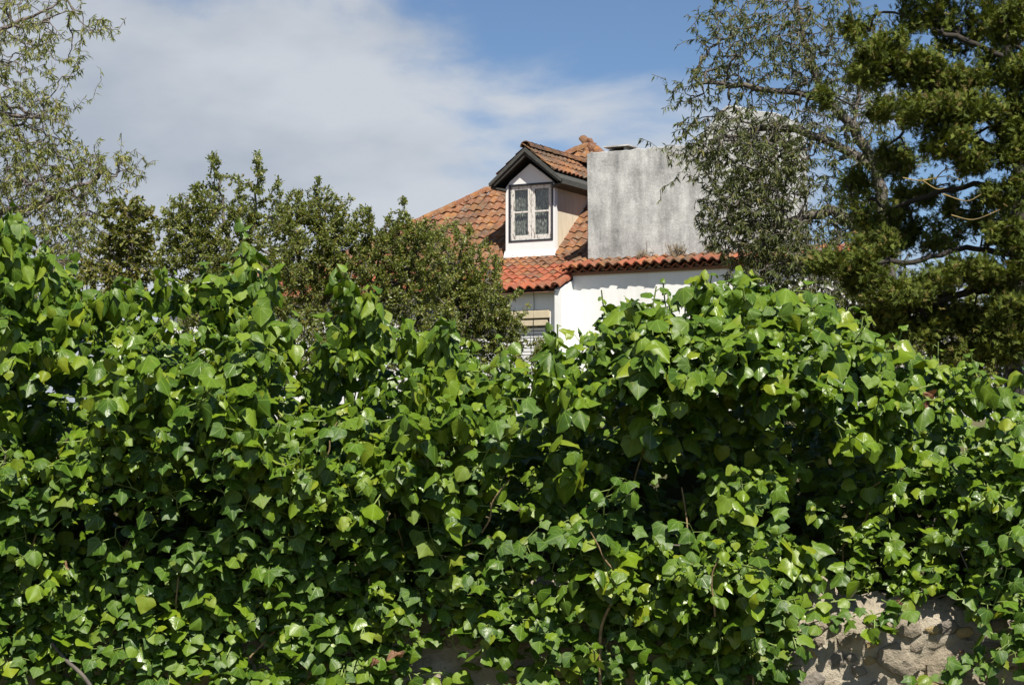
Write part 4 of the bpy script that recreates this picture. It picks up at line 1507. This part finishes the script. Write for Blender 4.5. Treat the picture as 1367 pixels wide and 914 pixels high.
def build_ivy():
    var_a, var_l = make_variants(ADULT, 3), make_variants(LOBED, 3)
    na, nl = len(var_a), len(var_l)
    var_a = var_a + make_variants([ADULT[0], ADULT[3]], 1, False)      # plainer leaves for the shaded inside
    rng = np.random.default_rng(500)
    left, right, low = Leaves(), Leaves(), Leaves()

    def which(px, py):
        return right if px + rng.normal(0, 12) > 830 + max(0, (py - 480)) * .12 else left
    # outer shoots
    target, made, tries = 2950, 0, 0
    while made < target and tries < 140000:
        tries += 1
        px = rng.uniform(-520, 1920)
        if not -60 < px < 1430 and rng.random() < .35: continue
        py = rng.uniform(280, 900)
        Y, dens, top = ivy_front(px, py)
        bot = np.interp(px, BOT[:, 0], BOT[:, 1])
        if py < top + 34 or py > bot - 30: continue
        if py > 780 and rng.random() < .55: continue
        if rng.random() > float(dens): continue
        made += 1
        depth = abs(rng.normal(0, .07))
        droop = px < 800 and py < 660 and rng.random() < .75
        low_right = px > 1010 and py > 680
        base = at(px, py, WALL_Y + .03 if low_right else float(Y) + .10 + depth)
        hi = np.clip(1 - (py - top) / 160, 0, 1)
        d = OUT * (1 - .55 * hi) + np.array([0, 0, 1.0]) * (.15 + .85 * hi) + rng.normal(0, .38, 3)
        f = np.clip((py - 560) / 300, 0, 1)
        size = (.041 * (1 - f) + .034 * f) * rng.choice([.68, .9, 1.1, 1.5], p=[.25, .37, .25, .13])
        if 820 < px < 1180 and py < 540: size *= 1.15
        add_shoot(which(px, py), rng, base, d, rng.uniform(.07, .17) * (.5 if low_right else 1), int(rng.integers(6, 10)) if droop else int(rng.integers(5, 9)), size, 9 if droop else na, hang=1.35 if droop else .95 - .25 * f)
    # inner shoots, in the shade
    made = 0
    while made < 3500:
        px, py = rng.uniform(-520, 1920), rng.uniform(300, 900) if made % 3 == 0 else rng.uniform(360, 640) if made % 3 == 1 else rng.uniform(600, 830)
        Y, dens, top = ivy_front(px, py)
        bot = np.interp(px, BOT[:, 0], BOT[:, 1])
        if py < top + 70 or py > bot - 10: continue
        made += 1
        base = at(px, py, min(float(Y) + rng.uniform(.3, .95), WALL_Y - .03 if py > 800 else 6.1))
        add_shoot(which(px, py), rng, base, OUT * .6 + rng.normal(0, .6, 3), rng.uniform(.08, .16), int(rng.integers(4, 8)), .047, 2, first=na)
    for _ in range(190):                          # shaded growth on the bank behind the crumbling wall top
        px, py = rng.uniform(1080, 1480), rng.uniform(600, 805)
        add_shoot(right, rng, at(px, py, rng.uniform(5.28, 5.5)), OUT * .5 + rng.normal(0, .6, 3), rng.uniform(.07, .14), int(rng.integers(4, 8)), .044, 2, first=na)
    # upright sprays standing above the mass
    for (px, py, ln, Y, n) in ((345, 300, 150, 5.15, 26), (362, 318, 90, 5.1, 12), (478, 332, 140, 5.2, 26), (505, 352, 110, 5.15, 16), (602, 382, 100, 5.05, 24), (585, 400, 80, 5.1, 10), (28, 272, 140, 5.0, 26), (8, 290, 130, 4.95, 18),
                               (155, 360, 60, 5.2, 12), (215, 345, 60, 5.25, 12), (262, 345, 60, 5.2, 12), (300, 345, 70, 5.2, 14), (50, 320, 80, 5.1, 14), (935, 352, 60, 5.0, 10), (990, 375, 50, 5.0, 10), (880, 400, 40, 5.0, 10), (740, 440, 50, 5.2, 10),
                               (845, 398, 40, 5.05, 9), (800, 428, 40, 5.1, 9), (1060, 400, 40, 5.0, 9), (1160, 445, 40, 5.1, 8), (1362, 480, 40, 4.95, 8), (1320, 485, 40, 5.0, 8), (460, 345, 90, 5.2, 12), (540, 420, 50, 5.15, 10), (430, 440, 40, 5.2, 10)):
        t0, t1 = at(px, py + 12, Y), at(px + rng.normal(0, 14), py + ln, Y + .08)
        add_shoot(right if px > 830 else left, rng, t1, t0 - t1, float(np.linalg.norm(t0 - t1)), int(n * 1.3), .047, 3 if px < 800 else na, hang=1.35, first=6 if px < 800 else 0)
    # creeping juvenile ivy close to the wall: winding runners with lobed leaves
    for v in range(235):
        px, py = rng.uniform(-420, 1030), rng.uniform(690, 960)
        if v % 5 == 0: px, py = rng.uniform(-220, 400), rng.uniform(720, 950)
        if 1 <= v % 11 <= 1: px, py = rng.uniform(1010, 1060), rng.uniform(820, 930)
        if v > 225: px, py = rng.choice([1325, 1390, 1450]) + rng.normal(0, 12), rng.uniform(820, 870)
        ang = rng.uniform(0, 6.28)
        x, y = px, py
        prev = None
        for k in range(int(rng.integers(9, 20))):
            ang += rng.normal(0, .35) + (.08 if math.sin(ang) < 0 else -.02)
            x += 12 * math.cos(ang); y += 12 * math.sin(ang)
            if px < 1030 and x > 1045: break
            if v <= 225 and y > np.interp(x, BOT[:, 0], BOT[:, 1]) + 60: break
            Yw = WALL_Y - .045 - .05 * rng.random() - max(0, (790 - y) / 900)
            p = at(x, y, Yw)
            if prev is not None: low.stalk(prev, p, .0016)
            prev = p
            s = 1 if k % 2 else -1
            pet = unit(np.array([-math.sin(ang) * s, -.55, math.cos(ang) * s * .5 + .2]) + rng.normal(0, .25, 3))
            S = rng.uniform(.026, .052) * (1.1 if y < 800 else .95)
            q = p + pet * S * .75
            low.stalk(p, q, .0011)
            Nn = unit(OUT * .8 + np.array([0, 0, .55]) + SUN_DIR * .3 + rng.normal(0, .33, 3))
            T = pet * .5 + DOWN * .6 + rng.normal(0, .3, 3)
            T = unit(T - Nn * (T @ Nn))
            low.leaf(q, T, Nn, S, int(rng.integers(nl)))
    e1 = finish_ivy('ivy', 'broad sunlit mass of glossy heart-shaped ivy covering the left and middle', (-.5, 5.3, 0), left, var_a, M['ivy'], 300, 1)
    e2 = finish_ivy('ivy', 'domed ivy mound with large drooping leaves right of the house, above bare stone', (.8, 5.3, 0), right, var_a, M['ivy'], 300, 2)
    e3 = finish_ivy('creeping_ivy', 'low creeping ivy with small lobed leaves clinging along the bottom edge', (-.2, 5.3, 0), low, var_l, M['ivy_small'], 300, 3)

    # woody runners that show between the leaves
    def vine(par, Y, pts, r0=.006, r1=.004, mat=None):
        stem_tube('stem', [at(x + rng.normal(0, 2), y, Y + .07 - .01 * i) for i, (x, y) in enumerate(pts)], r0, r1, par, mat)
    vine(e3, 5.0, [(800, 935), (800, 880), (806, 835), (818, 800), (832, 778), (846, 768)], .0075, .005)
    vine(e3, 5.05, [(912, 650), (914, 690), (920, 740), (936, 780), (950, 820), (955, 870)], .004, .003)
    vine(e3, 5.05, [(986, 812), (996, 850), (1003, 890), (1004, 940)], .005, .006)
    vine(e3, 5.0, [(68, 858), (90, 880), (110, 902), (135, 935)], .008, .010, M['bark_grey'])
    vine(e3, 5.05, [(488, 800), (510, 818), (525, 832), (540, 858)], .006, .004, M['petiole'])
    vine(e3, 5.05, [(200, 850), (212, 870), (222, 895), (226, 935)], .004, .005)
    vine(e3, 5.1, [(318, 835), (320, 860), (317, 900)], .005, .006, M['bark_grey'])
    vine(e3, 5.05, [(385, 805), (378, 830), (352, 860), (330, 885), (322, 935)], .004, .004)
    vine(e2, 5.12, [(1275, 725), (1290, 755), (1302, 785), (1330, 778), (1340, 750)], .004, .004, M['bark_grey'])
    vine(e2, 5.15, [(1240, 800), (1275, 790), (1335, 778)], .005, .004, M['bark_grey'])
    vine(e1, 4.95, [(320, 590), (345, 612), (358, 618)], .003, .003)
    vine(e1, 4.98, [(300, 530), (325, 540), (350, 535)], .004, .003)
    vine(e1, 4.98, [(620, 728), (640, 720), (656, 716)], .003, .003)
    vine(e2, 5.2, [(1200, 800), (1206, 820), (1195, 838)], .006, .004)
    for k in range(26):
        x, y = rng.uniform(-40, 1340), rng.uniform(600, 900)
        if x > 1020 and y > 800: continue
        a = rng.normal(-1.4, .6)
        pts = []
        for q in range(5):
            pts.append((x, y)); a += rng.normal(0, .18)
            x += 20 * math.cos(a); y += 20 * math.sin(a)
        yy = float(ivy_front(pts[2][0], pts[2][1])[0])
        vine(e1 if y < 740 else e3, yy - .04, pts, .0045, .003, M['vine'] if k % 3 else M['bark_grey'])
    # dead leaves caught in the ivy
    dl = leaf_template(ADULT[2][0], .95, -.6, .5, 77, .5)
    me = np_mesh('dead_leaf', dl[0], dl[1], dl[2], None, False)
    me.materials.append(M['dead'])
    for (par, px, py, Y, S) in ((e2, 1246, 530, 4.93, .04), (e2, 1239, 536, 4.93, .03), (e3, 522, 868, 5.02, .045), (e3, 536, 876, 5.02, .03), (e3, 500, 878, 5.03, .035), (e3, 92, 760, 5.02, .035),
                                (e2, 1285, 868, 5.19, .05), (e2, 1200, 800, 5.1, .03)):
        o = link('dead_leaf', me, par)
        a = rng.uniform(0, 6.28)
        T = unit(np.array([math.cos(a), -.2, math.sin(a)]))
        S *= .7
        Nn = unit(OUT + rng.normal(0, .9, 3)); Nn = unit(Nn - T * (Nn @ T))
        m4 = np.eye(4)
        m4[:3, 0], m4[:3, 1], m4[:3, 2], m4[:3, 3] = np.cross(T, Nn) * S, T * S, Nn * S, at(px, py, Y) - np.array(par.location)
        o.matrix_local = Matrix(m4.tolist())
    return e1, e2, e3


build_ivy()
